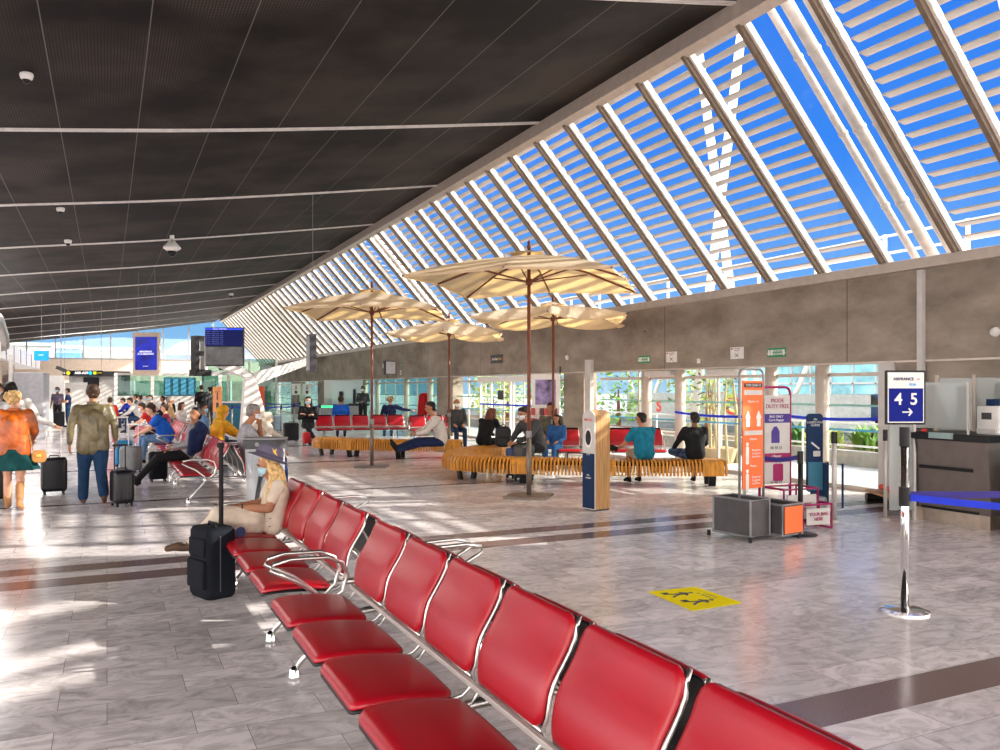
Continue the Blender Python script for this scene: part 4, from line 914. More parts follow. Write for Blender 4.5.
# ================================================================== COUNTER
ct = empty('check_in_counter', (9.22, 7.22, 0), 0, 'taupe check-in counter with black top and steel plinth at the right edge', 'counter')
M_TAUPE = mat('taupe_laminate', (.17, .14, .125), .45, var=.04)
MB().add([(0, 0, .16), (0, -1.0, .16), (.75, -1.0, .16), (.75, 0, .16), (-.08, .02, 1.02), (-.08, -1.02, 1.02), (.75, -1.02, 1.02), (.75, .02, 1.02)], [(0, 3, 2, 1), (4, 5, 6, 7), (0, 1, 5, 4), (1, 2, 6, 5), (2, 3, 7, 6), (3, 0, 4, 7)]).build('body', M_TAUPE, ct, bevel=.008)
MB().add([(-.015, -.02, .17), (-.015, -.06, .17), (-.10, -.10, 1.02), (-.10, -.06, 1.02), (.02, -.02, .17), (.02, -.06, .17), (-.06, -.10, 1.02), (-.06, -.06, 1.02)], [(0, 1, 2, 3), (7, 6, 5, 4), (0, 4, 5, 1), (2, 6, 7, 3), (0, 3, 7, 4), (1, 5, 6, 2)]).build('edge_fin', M_DARK, ct)
MB().box(-.13, -1.06, 1.02, .75, .06, 1.10).build('counter_top', M_BLACK, ct, bevel=.01)
MB().box(-.075, -.82, .66, -.055, -.12, .70).build('ledge', M_BLACK, ct)
MB().box(-.03, -.86, .165, -.005, -.12, .195).build('ledge', M_BLACK, ct)
MB().box(.01, -.985, 0, .74, -.01, .165).build('plinth', mat('brushed_steel_warm', (.50, .42, .34), .3, .8), ct)
MB().box(-.14, -.62, 1.04, -.12, -.30, 1.11).build('label_plate', mat('pale_teal_label', (.30, .42, .42), .4), ct)
gs = empty('counter_screen', (9.16, 7.2, 1.10), 0, 'clear protective screen standing on the check-in counter', 'screen')
MB().box(0, -.78, .06, .008, .0, .62).build('panel', M_FROST, gs)
for y in (-.74, -.04): MB().box(-.01, y - .01, 0, .02, y + .01, .62).build('bracket', M_ALUW, gs)
s2 = empty('glass_partition', (9.95, 7.45, 0), 0, 'tall frosted partition with cream posts behind the counter', 'partition')
MB().box(0, -1.05, .0, .01, .0, 1.78).build('panel', M_FROST, s2)
for y in (-1.05, -.52, 0): MB().cyl((-.01, y, 0), (-.01, y, 1.82), .022, n=10).build('post', M_CREAM, s2)
pr = empty('ticket_printer', (9.45, 6.35, 1.10), 0, 'white ticket printer with a small dark screen on the counter', 'printer')
MB().box(-.10, -.14, 0, .16, .14, .34).build('body', M_WHITE, pr, bevel=.02); MB().box(-.106, -.05, .18, -.10, .07, .26).build('display', M_DARK, pr); MB().box(-.13, -.12, .02, -.10, .12, .07).build('tray', M_OFFW, pr)
MB().box(-.05, -.05, .34, .05, .05, .42).build('blue_stamp', M_NAVY, pr)
rd = empty('red_reader', (9.2, 7.08, 1.10), 0, 'small red and black card reader at the left end of the counter', 'reader'); MB().box(-.05, -.10, 0, .05, .07, .05).build('body', M_DARK, rd, bevel=.01); MB().box(-.056, -.09, .01, -.049, -.01, .045).build('red_face', M_REDL, rd)
ch = empty('office_chair', (10.3, 6.7, 0), R(90), 'pale high backed office chair seen through the counter screen', 'chair')
MB().prism(rrect(.42, .62, .12, 4), .0, .06, lambda a, b, d: (a, .2 + d, 1.05 + b)).build('backrest', mat('grey_green_fabric', (.24, .26, .23), .8), ch, bevel=.02); MB().box(-.24, -.25, .46, .24, .22, .54).build('seat', M_DARK, ch, bevel=.03); MB().cyl((0, 0, .05), (0, 0, .46), .03).build('post', M_BLACK, ch); MB().lathe([(.3, 0), (.28, .04), (.05, .07)]).build('base', M_BLACK, ch)
kb = empty('scale_cabinet', (9.1, 6.0, 0), 0, 'bright white cabinet right of the counter, cut by the photo edge', 'cabinet')
MB().box(0, -1.0, .08, .8, .0, .78).build('body', M_WHITE, kb, bevel=.01); MB().box(-.02, -1.0, .78, .8, 0, .80).build('top', M_DARK, kb); MB().box(.02, -.98, 0, .78, -.02, .08).build('plinth', M_GREY, kb)
pn = empty('payment_terminal', (9.2, 5.85, .80), 0, 'black terminal with an orange light on the white cabinet', 'terminal'); MB().box(-.08, -.2, 0, .1, .1, .16).build('body', M_BLACK, pn, bevel=.01); MB().box(-.085, -.05, .04, -.08, .02, .06).build('light', mat('orange_light', (1, .3, .05), .4, emit=2.0, var=0), pn)
plb = empty('plant_pot', (10.05, 5.2, 0), 0, 'green leafy plant behind teal glass at the right edge', 'plant')
mbx = MB(); rnd = random.Random(5)
for i in range(150):
    c = Vector((rnd.gauss(0, .12), rnd.gauss(0, .12), rnd.uniform(.9, 1.8))); d = Vector((rnd.gauss(0, 1), rnd.gauss(0, 1), rnd.gauss(0, 1))).normalized(); e_ = d.orthogonal().normalized(); mbx.add([c - d * .09, c + e_ * .04, c + d * .09, c - e_ * .04], [(0, 1, 2, 3)])
mbx.build('foliage', mat('leaf_deep', (.05, .20, .07), .5, var=.3), plb); MB().cyl((0, 0, .35), (0, 0, 1.3), .02).build('stem', M_BRONZE, plb); MB().lathe([(.16, 0), (.2, .35), (.22, .36)]).build('pot', M_DARK, plb)
tgp = empty('teal_glass_screen', (9.75, 5.95, 0), 0, 'teal tinted glass screen at the right edge of the photo', 'screen')
MB().box(0, -.9, .6, .012, 0, 1.95).build('panel', glass('teal_glass', (.45, .80, .80), .15), tgp); MB().box(-.02, -.02, 0, .03, .02, 1.98).build('post', M_BLACK, tgp)
# yellow floor sticker
st = empty('floor_sticker', (4.17, 5.24, .002), R(-34 + 90), 'yellow distancing sticker with two dark walking figures on the marble floor', 'sticker')
MB().box(-.36, -.265, 0, .36, .265, .0015).build('vinyl', M_YELLOW, st)
st.rotation_euler.z = math.atan2(5.52 - 5.55, 4.41 - 3.95)
# corners measured on the floor
me = st.children[0].data
crn = [(3.91, 4.93), (4.41, 4.95), (4.41, 5.52), (3.95, 5.55)]
st.rotation_euler.z = 0; st.location = (4.17, 5.24, .001)
for o_ in list(st.children): bpy.data.objects.remove(o_)
MB().prism([(x - 4.17, y - 5.24) for x, y in crn], 0, .0015, lambda a, b, d: (a, b, d)).build('vinyl', M_YELLOW, st)
def walker(cx, cy, name):
    mb = MB(); q = lambda pts: mb.prism([(a * .82, b * .72) for a, b in pts], .0016, .0022, lambda a, b, d: (cx + b, cy + a, d))
    # figure drawn lying so its head points to +x ; a = across, b = along
    q([( .0 + .026 * math.cos(i * .6283), .145 + .026 * math.sin(i * .6283)) for i in range(10)])
    q([(-.02, -.02), (.03, -.02), (.035, .09), (.0, .12), (-.03, .09)])
    q([(.025, .085), (.075, .045), (.06, .02), (.015, .055)]); q([(-.025, .09), (-.075, .04), (-.055, .02), (-.01, .05)])
    q([(-.02, -.01), (-.05, -.09), (-.09, -.15), (-.065, -.165), (-.02, -.10), (.01, -.02)]); q([(.03, -.01), (.045, -.10), (.085, -.14), (.07, -.165), (.015, -.11), (.0, -.02)])
    mb.box(cx - .13, cy + .03, .0016, cx - .07, cy + .09, .0022)
    mb.build(name, M_DARK, st)
walker(-.03, .13, 'walking_figure'); walker(-.03, -.12, 'walking_figure')
text('lettering', '1 mètre\nde distance', .05, M_DARK, st, Matrix.Translation((.14, .0, .0018)) @ Matrix.Rotation(R(-90), 4, 'Z'), ext=.0003)
# ================================================================== WALL FITTINGS
def wallM(y, z): return face((WX - .012, y, z), math.pi)
def wall_sign(px, py, w_, h_, label, cat='sign', name='wall_sign', m=M_WHITE, group=None, x=WX):
    Y_ = atx(px, x); z = EYE + (VPY - py) * dep(x, Y_) / FPX
    o = empty(name, (x - .004, Y_, z), 0, label, cat, group); M = face((-.001, 0, 0), math.pi)
    plate(M, rect(w_, h_), .01).build('plate', m, o); return o, M @ Matrix.Translation((0, 0, .0115))
def arrow(M, o, x, s_): plate(M, [(x - .2 * s_, .5 * s_), (x + .2 * s_, .5 * s_), (x + .2 * s_, -.05 * s_), (x + .45 * s_, -.05 * s_), (x, -.6 * s_), (x - .45 * s_, -.05 * s_), (x - .2 * s_, -.05 * s_)], .002).build('arrow_symbol', M_WHITE, o)
for px, py, lb in ((777, 352.5, 'green emergency exit sign on the concrete above the right column'), (644.5, 359.5, 'green emergency exit sign on the concrete above the man in turquoise')):
    o, M = wall_sign(px, py, .44, .16, lb, name='exit_sign', m=M_GREEN, group='green exit signs on the concrete band')
    arrow(M, o, -.18, .10); arrow(M, o, .18, .10); text('lettering', 'SORTIE DE\nSECOURS', .055, M_WHITE, o, M @ Matrix.Translation((.035, 0, 0)), bold=True)
    plate(M, rrect(.05, .10, .01, 2, -.115, 0), .002).build('exit_pictogram', M_WHITE, o)
for px, py, lb in ((737.5, 353, 'white notice with a dark cross left of the right green exit sign'), (672, 357, 'white notice with a dark cross right of the left green exit sign')):
    o, M = wall_sign(px, py, .36, .22, lb, group='white notices on the concrete band')
    text('lettering', 'Accès interdit\nNo entry', .034, M_MAGENTA, o, M @ Matrix.Translation((.0, .065, 0)))
    for a_ in (35, -35): plate(M @ Matrix.Translation((0, -.045, 0)) @ Matrix.Rotation(R(a_), 4, 'Z'), rect(.11, .012), .002).build('cross_stroke', M_DARK, o)
    plate(M, rect(.035, .03, -.14, .08), .002).build('blue_mark', M_NAVY, o)
o, M = wall_sign(497, 359, .88, .26, 'dark sign with red and yellow marks above the sliding doors', m=M_DARK)
text('lettering', 'Arrivées', .12, M_WHITE, o, M @ Matrix.Translation((-.12, 0, 0)), bold=True); text('lettering', 'Taxis', .10, mat('yellow_print', (.75, .6, .03), .4), o, M @ Matrix.Translation((.22, 0, 0)), bold=True)
for s_ in (-1, 1): plate(M, [(s_ * .40, 0), (s_ * .40 - .03, .05), (s_ * .40 + .03, .05)], .002).build('red_mark', M_REDL, o); plate(M, [(s_ * .40, .01), (s_ * .40 + .03, -.05), (s_ * .40 - .03, -.05)], .002).build('red_mark', M_REDL, o)
o, M = wall_sign(402, 365, .12, .16, 'tiny green exit sign next to the wall screen', name='exit_sign', m=M_GREEN); arrow(M, o, 0, .08)
o, M = wall_sign(401, 372.5, .14, .18, 'small white notice under the tiny green sign'); text('lettering', 'INFO', .04, M_DARK, o, M)
for px, py, lb in ((568.5, 357.5, 'white oval beacon on the concrete left of the white duct'), (997, 332, 'small white symbol fitting on the concrete at the right edge')):
    o, M = wall_sign(px, py, .001, .001, lb, cat='wall fitting', name='wall_beacon'); bpy.data.objects.remove(o.children[0]); MB().lathe([(.05, 0), (.07, .03), (.06, .06), (.02, .08)], n=16).build('beacon_body', M_WHITE, o, smooth=True).rotation_euler = (0, -R(90), 0)
o, M = wall_sign(699, 361, .09, .09, 'small white detector at the lower edge of the concrete between the notices', cat='wall fitting', name='wall_detector'); 
o, M = wall_sign(383.5, 366, .16, .26, 'round white wall clock on the concrete left of the screen', cat='clock', name='wall_clock', m=M_DARK); plate(M, [(.07 * math.cos(i * .3927), .12 * math.sin(i * .3927)) for i in range(16)], .01).build('clock_face', M_WHITE, o)
# wall mounted screen edge on, with bracket
Y_ = atx(397, WX); o = empty('wall_display', (WX - .30, Y_, 2.0 + .45), R(35), 'wall mounted display on the concrete near the far piers', 'display'); MB().box(-.35, -.06, -.25, .30, .06, .30).build('case', M_DARK, o, bevel=.01); MB().box(-.33, -.068, -.22, .28, -.06, .27).build('screen', mat('pale_screen', (.45, .40, .40), .3, emit=.5), o); MB().box(.0, .0, -.05, .35, .3, .05).build('bracket', M_BLACK, o)
# ================================================================== CEILING FITTINGS
def ceil_cam(px, py, label, X_guess=None, s_=1.0, big=False):
    # find where the sight line meets the vault
    best = None
    for k in range(400):
        d = 4 + k * .12; X, Y = atd(px, d); z = zat(py, d)
        if X < RX and z >= sm(X): best = (X, Y, sm(X)); break
    X, Y, z = best; o = empty('security_camera', (X, Y, z), 0, label, 'camera', 'dome cameras under the vault')
    if big:
        MB().cyl((0, 0, 0), (0, 0, -.12 * s_), .05 * s_).build('bracket', M_WHITE, o); MB().lathe([(.05 * s_, -.10 * s_), (.09 * s_, -.16 * s_), (.19 * s_, -.27 * s_), (.19 * s_, -.30 * s_), (.10 * s_, -.36 * s_)], n=20).build('housing', M_WHITE, o, smooth=True)
        MB().lathe([(.10 * s_, -.35 * s_), (.095 * s_, -.42 * s_), (.05 * s_, -.48 * s_)], n=16).build('dome', M_BLACK, o, smooth=True)
    else:
        MB().lathe([(.075 * s_, 0), (.08 * s_, -.03 * s_), (.07 * s_, -.07 * s_), (.05 * s_, -.085 * s_)], n=20).build('housing', M_WHITE, o, smooth=True)
        MB().lathe([(.05 * s_, -.08 * s_), (.042 * s_, -.115 * s_), (.015 * s_, -.135 * s_)], n=16).build('dome', M_BLACK, o, smooth=True)
    return o
ceil_cam(26.5, 72, 'white dome camera at the upper left, nearest of the ceiling cameras', s_=1.0)
ceil_cam(60.5, 207, 'white dome camera just below the second white rail at the left', s_=1.1)
ceil_cam(68, 239, 'white dome camera on the third white rail at the left', s_=1.2)
ceil_cam(172, 235, 'big white hanging dome camera below the third white rail', s_=1.25, big=True)
ceil_cam(231, 293, 'tiny white dome near the lower end of the silver roof beam', s_=1.6)
# ================================================================== HANGING DISPLAYS
M_SCR = mat('deep_blue_screen', (.004, .012, .30), .25, emit=.7, var=.35, scale=2.2); M_CYAN = mat('bright_blue_screen', (.01, .25, .95), .3, emit=.9, var=.02)
M_GLOW = mat('white_glow', (.9, .9, .95), .4, emit=.9, var=0)
def hang(o, x, y, z0, X, Y, r_=.006):
    MB().cyl((x, y, z0), (x, y, sm(min(RX, X)) - o.location.z), r_, n=8).build('hanger_rod', M_GREY, o)
d = 30.0; X, Y = atd(146.5, d)
o = empty('advert_display', (X, Y, 2.10), R(-25), 'hanging upright blue advert screen in a pale frame', 'display')
MB().box(-.48, -.06, 0, .48, .10, 1.56).build('case', M_BEIGE, o, bevel=.02); MB().box(-.38, -.072, .20, .40, -.06, 1.40).build('screen', M_SCR, o)
text('lettering', 'BIENVENUE\nÀ LA RÉUNION', .085, M_GLOW, o, face((0, -.075, .82), -math.pi / 2), bold=True); text('lettering', 'aéroport', .05, M_GLOW, o, face((0, -.075, .34), -math.pi / 2))
hang(o, -.3, 0, 1.5, X, Y); hang(o, .3, 0, 1.5, X, Y)
d = 23.15; X, Y = atd(224, d)
o = empty('flight_display', (X, Y, zat(366, d)), R(-25), 'large flight board with blue and black screen held by the white column', 'display'); o.scale = (1.158,) * 3
MB().box(-.46, 0, 0, .46, .12, .93).build('case', M_BLACK, o, bevel=.01); MB().box(-.20, .12, .05, .10, .75, .16).build('mounting_arm', M_GREY, o)
MB().box(-.45, -.008, .48, .45, 0, .90).build('screen', mat('board_blue', (.008, .012, .09), .5, emit=.35, var=.0, spec=.08), o)
MB().box(-.45, -.008, .03, .45, 0, .46).build('lower_screen', mat('board_dark', (.06, .06, .06), .15, var=.5, scale=3, spec=.35), o)
MB().box(-.45, -.012, .87, .45, -.006, .91).build('title_bar', mat('title_blue', (.01, .05, .75), .3, emit=.7, var=0), o)
text('lettering', 'DÉPARTS / DEPARTURES', .03, M_GLOW, o, face((-.1, -.014, .89), -math.pi / 2))
for i in range(7): text('flight_row', 'UU 975   PARIS CDG  19:4%d' % i, .036, mat('row_blue', (.10, .14, .45), .4, emit=.6, var=0), o, face((-.44, -.012, .83 - i * .05), -math.pi / 2), align='LEFT')
o2 = empty('display_housing', (atd(203, 24.2) + (zat(376, 24.2),)), R(20), 'dark boxed display seen from its side, left of the flight board', 'display'); o2.scale = (1.17,) * 3
MB().box(.1, 0, .05, .75, .06, .12).build('mounting_arm', M_GREY, o2)
MB().box(-.22, -.05, 0, .20, .3, .16).box(-.20, -.03, .16, -.10, .25, 1.0).box(-.10, .0, .5, .02, .2, .62).box(-.1, .0, .88, .1, .2, 1.0).build('case', M_BLACK, o2); MB().box(.04, -.02, .16, .12, .25, .98).build('white_side', M_WHITE, o2)
X, Y = atd(311.5, 20.5); o = empty('edge_display', (X, Y, zat(372, 20.5)), R(-25 - 72), 'thin hanging display seen nearly edge on beside the left umbrella', 'display')
MB().box(-.42, -.08, 0, .42, .08, .92).build('case', M_DARK, o, bevel=.01); MB().box(-.40, -.09, .05, .40, -.08, .88).build('screen', M_GREY, o); hang(o, .3, 0, .9, X, Y)
X, Y = atd(83, 40); o = empty('gate_sign', (X, Y, zat(375.5, 40)), R(-20), 'hanging black gate sign reading A00-A09 with yellow and cyan discs', 'sign')
MB().box(-.92, -.05, 0, .92, .05, .24).build('board', M_BLACK, o); FF = face((0, -.055, .12), -math.pi / 2)
text('lettering', 'A00-A09', .17, M_GLOW, o, FF @ Matrix.Translation((-.05, 0, 0)), bold=True)
for x, c_, n_ in ((-.66, (.75, .68, .02), 'yellow_disc'), (.36, (.02, .55, .9), 'cyan_disc')): plate(FF, [(x + .09 * math.cos(i * .3927), .09 * math.sin(i * .3927)) for i in range(16)], .004).build(n_, mat(n_, c_, .4, emit=.6, var=0), o)
text('lettering', '8', .15, M_GLOW, o, FF @ Matrix.Translation((-.84, 0, 0))); plate(FF, rect(.14, .14, .57, 0), .004).build('yellow_patch', mat('yellow_disc', (.75, .68, .02), .4), o); text('lettering', 'GATES', .08, mat('yellow_disc', (.75, .68, .02), .4), o, FF @ Matrix.Translation((.77, 0, 0)))
hang(o, -.85, 0, .2, X, Y, .012); hang(o, .85, 0, .2, X, Y, .012)
oc = empty('bracket_camera', atd(61, 38) + (zat(371, 38),), 0, 'dark camera on a bracket above the gate sign', 'camera'); MB().box(-.25, -.1, 0, .2, .1, .16).build('case', M_DARK, oc).rotation_euler = (0, R(25), 0); MB().cyl((0, 0, .1), (0, 0, sm(-1.5) - oc.location.z), .02).build('hanger_rod', M_GREY, oc)
X, Y = atd(41.5, 34); o = empty('blue_display', (X, Y, zat(360.5, 34)), R(-15), 'small bright blue hanging display at the far left', 'display')
MB().box(-.27, -.04, 0, .27, .04, .40).build('case', M_CYAN, o); text('lettering', 'A B C', .08, M_GLOW, o, face((0, -.045, .22), -math.pi / 2)); hang(o, 0, 0, .38, X, Y)
# left kiosk with purple screen; fascia emission paints in the sunlight on it
o = empty('kiosk', (-3.0, 28.0, 0), 0, 'beige kiosk with bright white fascia at the left edge', 'kiosk')
MB().box(-2.5, 0, 0, 0, 6.5, 2.5).build('wall', M_BEIGE, o)
mb = MB(); mb.box(-2.4, -.1, 2.55, .12, 17, 3.10).build('fascia', mat('sunlit_fascia', (.82, .78, .76), .4, emit=.25, var=.02), o)
for i in range(7): MB().box(.12, -.1 + 2.4 * i, 2.55, .14, -.02 + 2.4 * i, 3.1).build('joint', M_GREY, o)
text('letter', 'HC', .42, mat('purple_print', (.10, .05, .25), .4), o, face((.125, 2.3, 2.83), 0), bold=True)
MB().box(.0, .0, 1.7, .05, 1.3, 2.35).build('purple_screen', mat('violet_screen', (.10, .12, .55), .3, emit=.8), o); MB().box(.0, 1.7, 1.0, .04, 6.4, 1.75).build('poster_row', M_DARK, o); MB().box(.04, 3.0, 1.5, .05, 4.6, 1.72).build('poster', M_OFFW, o)
ob = tag(MB().tube([(-3.3, 24.5, 3.62), (-3.15, 26.5, 3.72), (-3.0, 28.2, 3.62), (-2.95, 29.0, 3.2), (-2.95, 29.2, 2.9)], .28, 16).build('air_duct', mat('galvanised', (.50, .48, .46), .3, .8), smooth=True), 'round shiny ventilation duct bending down above the kiosk fascia', 'duct')
o = empty('grey_cabinet', (-2.40, 30.5, 0), 0, 'tall light grey box cabinet behind the orange jacket woman', 'cabinet'); MB().box(-.30, 0, 0, .55, 3.0, 2.15).build('body', mat('light_grey_panel', (.40, .40, .43), .5), o, bevel=.02); MB().box(-.42, -.05, 0, -.32, .1, 2.7).build('post', M_WHITE, o); MB().box(.1, -.01, .75, .5, 0, .78).build('slot', M_DARK, o)
o = empty('white_gate', (-1.8, 41.0, 0), 0, 'white low counter and upright boards behind the two officers', 'counter'); MB().box(-1.0, .3, 0, .1, .5, 2.2).build('board', M_WHITE, o); MB().box(-.95, -.1, 0, -.75, .3, 1.1).build('upright', M_WHITE, o); MB().box(.1, .9, 0, 1.0, 1.0, 1.9).build('pale_board', M_OFFW, o)
o = empty('door_portal', (-.3, 52, 0), 0, 'dark framed doorway in the far background left of the advert screen', 'doorway'); MB().box(-1.6, 0, 0, -1.4, .2, 2.45).build('jamb', M_GREY, o); MB().box(1.2, 0, 0, 1.5, .2, 2.6).build('jamb', M_GREY, o); MB().box(-1.6, 0, 2.3, 1.5, .2, 2.6).build('lintel', M_DARK, o); MB().box(-.9, .1, 1.75, -.1, .15, 2.25).build('hanging_board', M_BLACK, o); MB().box(-1.4, .3, 0, 1.2, .35, 2.3).build('door_leaf', M_OFFW, o)
# grey partition boxes and a teal framed screen behind the crowd
o = empty('screen_partition', (3.0, 46, 0), 0, 'pale partition with a teal paned window behind the seated crowd', 'partition')
MB().box(-2.6, 0, 0, 2.4, .1, 1.25).build('lower_panel', M_OFFW, o); MB().box(-2.6, .03, 1.25, 2.4, .06, 2.3).build('glass', M_GLASSG, o); MB().box(-2.65, -.03, 2.3, 2.45, .12, 2.42).build('head_rail', M_OFFW, o)
for x in (-2.6, -.9, 2.4): MB().box(x - .08, -.05, 0, x + .08, .12, 2.4).build('post', M_WHITE, o)
MB().box(-.35, -.02, 1.25, 1.2, .0, 2.2).build('teal_window', mat('teal_screen', (.015, .10, .14), .3, emit=.15), o)
mb = MB(); [mb.box(-.3 + i * .38, -.04, 1.3, -.05 + i * .38, -.02, 2.15) for i in range(4)]; mb.build('pale_panes', mat('pale_teal', (.06, .26, .40), .3, emit=.2), o)
# white branching column
o = empty('branching_column', (3.78, 24.8, 0), 0, 'white leaning column with two branches rising to the roof structure', 'column')
M_COLW = mat('white_steel', (.72, .69, .66), .4, .05, var=.03)
MB().add([(-.34, -.2, 0), (.62, -.2, 0), (.62, .25, 0), (-.34, .25, 0), (-.20, -.16, 1.95), (.10, -.16, 1.95), (.10, .2, 1.95), (-.20, .2, 1.95)], [(0, 3, 2, 1), (4, 5, 6, 7), (0, 1, 5, 4), (1, 2, 6, 5), (2, 3, 7, 6), (3, 0, 4, 7)]).build('shaft', M_COLW, o, bevel=.03)
MB().add([(-.20, -.16, 1.95), (.12, -.16, 1.93), (.12, .2, 1.93), (-.20, .2, 1.95), (-1.15, -.1, 2.34), (-.55, -.1, 2.50), (-.55, .2, 2.50), (-1.15, .2, 2.34)], [(0, 3, 2, 1), (4, 5, 6, 7), (0, 1, 5, 4), (1, 2, 6, 5), (2, 3, 7, 6), (3, 0, 4, 7)]).build('branch', M_COLW, o, bevel=.02)
e2 = Vector((10.55 - 3.78, 47.5 - 24.8, 3.42)); 
MB().add([(.02, -.1, 1.75), (.12, -.1, 1.75), (.12, .2, 1.75), (.02, .2, 1.75), (.02, -.1, 2.10), (.12, -.1, 2.10), (.12, .2, 2.10), (.02, .2, 2.10)] + [e2 + Vector(q) for q in ((0, 0, -.35), (.12, 0, -.35), (.12, .2, -.35), (0, .2, -.35), (0, 0, 0), (.12, 0, 0), (.12, .2, 0), (0, .2, 0))],
         [(0, 1, 5, 4), (8, 12, 13, 9), (0, 8, 9, 1), (4, 5, 13, 12), (0, 4, 12, 8), (1, 9, 13, 5), (2, 10, 11, 3), (2, 3, 7, 6), (1, 2, 6, 5), (0, 3, 11, 8)]).build('branch', M_COLW, o)
# upright banners in the queue area
def banner(px, d, w_, h_, z0, m, label, s_, rz=-25):
    X, Y = atd(px, d); o = empty('standing_banner', (X, Y, 0), R(rz), label, 'banner'); MB().box(-w_ / 2, -.01, z0, w_ / 2, .01, z0 + h_).build('panel', m, o); MB().box(-w_ * .4, -.2, 0, w_ * .4, .2, .03).box(-.02, .01, .02, .02, .04, z0 + h_ * .9).build('stand', M_GREY, o)
    if s_: text('lettering', s_, w_ * .22, M_DARK, o, face((0, -.013, z0 + h_ * .8), -math.pi / 2)); bar(face((0, -.013, 0), -math.pi / 2), o, w_ * .3, h_ * .25, 0, z0 + h_ * .25, M_DARK, 'symbol'); bar(face((0, -.013, 0), -math.pi / 2), o, w_ * .12, h_ * .3, 0, z0 + h_ * .62, M_DARK, 'symbol')
    return o
banner(217.5, 31, .34, .95, .75, mat('light_orange_print', (.95, .36, .14), .5), 'pale orange narrow banner with dark symbols left of the white column', 'STOP')
banner(259.5, 33, .38, 1.62, .1, mat('red_orange_print', (.72, .10, .03), .5), 'red orange tall banner right of the white column', None)
banner(296, 44, .45, .60, 1.28, M_WHITE, 'left one of the two white notice boards at the queue', 'A', -15); banner(307, 44, .45, .60, 1.28, M_WHITE, 'right one of the two white notice boards at the queue', 'B', -15)
# queue posts and belts
qp = [atd(px, d) for px, d in ((222, 29), (232, 30.5), (281, 31), (294, 33.5), (320, 32.5), (300, 38), (262, 38))]
ql = ['queue post left of the white column', 'queue post touching the blue desk', 'queue post by the tall orange banner', 'queue post left of the masked woman in black', 'queue post right of the masked woman in black', 'queue post farther back under the white notice boards', 'queue post farther back behind the pair of cases']
for i, (x, y) in enumerate(qp): stanchion('barrier_post', (x, y, 0), 1.0, M_GREY, ql[i], r_=.03, baser=.18, group='queue barrier posts')
for i, (a, b) in enumerate(((0, 1), (1, 2), (2, 3), (3, 4), (5, 6))): belt(qp[a] + (.95,), qp[b] + (.95,), ['indigo queue belt left of the white column', 'indigo queue belt passing behind the white column', 'indigo queue belt right of the tall orange banner', 'indigo queue belt behind the masked woman in black', 'indigo queue belt in the back row'][i], m=mat('indigo_belt2', (.02, .03, .30), .5))
# queue gate machines with green lights, desk, automatic gate
o = empty('boarding_gate', (atd(341, 36) + (0,)), R(-25), 'grey automatic gate machine with green glow behind the seated man in blue', 'machine')
MB().box(-.9, 0, 0, 1.0, .8, .95).build('body', M_GREY, o, bevel=.05); MB().box(-.8, .3, .95, .9, .36, 2.0).build('glass_screen', M_FROST, o); MB().box(-.85, -.02, .80, -.3, 0, .88).build('green_light', mat('green_glow', (.05, .9, .3), .4, emit=1.5, var=0), o); MB().box(-.1, .1, .95, .05, .3, 1.5).box(.5, .1, .95, .6, .3, 1.6).build('reader_post', M_BLACK, o)
o = empty('service_desk', (atd(357, 35) + (0,)), R(-25), 'dark standing desk in front of the standing staff member', 'desk'); MB().box(-.35, -.2, .9, .5, .2, 1.0).build('top', M_BLACK, o); MB().box(-.25, -.1, 0, .4, .1, .9).build('body', M_GREY, o)
o = empty('blue_desk', (atd(231, 33) + (0,)), R(-25), 'teal blue desk between the orange banner and white column', 'desk'); MB().box(-.4, 0, 0, .5, .5, 1.05).build('body', mat('teal_desk', (.01, .13, .20), .4), o); MB().box(-.45, -.05, 1.05, .55, .5, 1.12).build('top', M_WHITE, o)
o = empty('glass_booth', (atd(226, 44) + (0,)), R(-20), 'green glass booth with an A02 sign above the queue', 'booth')
for x in (-1.2, 0.1, 1.2, 2.6): MB().box(x - .05, 0, 0, x + .05, .1, 3.2).build('post', M_OFFW, o)
MB().box(-1.2, .03, 0.0, 2.6, .06, 3.2).build('glass', M_GLASSG, o); MB().box(-1.25, -.02, 2.35, 2.65, .12, 2.48).build('rail', M_OFFW, o); MB().box(-.35, -.08, 2.6, .55, -.02, 2.95).build('sign_board', M_BLACK, o); text('lettering', 'A02', .26, M_GLOW, o, face((.1, -.09, 2.77), -math.pi / 2), bold=True)
# red covered stand
X, Y = atd(425, 31); o = empty('red_covered_stand', (X, Y, 0), R(10), 'tall object under a bright red cover behind the seats', 'covered stand')
MB().lathe([(.30, .0), (.34, .1), (.30, .7), (.26, 1.2), (.24, 1.38), (.14, 1.46), (.02, 1.47)], n=9, sy=.8).build('red_cover', mat('red_cloth', (.42, .004, .008), .75, bump=.9, bscale=6), o); MB().box(.08, -.1, 1.30, .34, .1, 1.42).build('cover_flap', mat('red_cloth', (.42, .004, .008), .75), o)
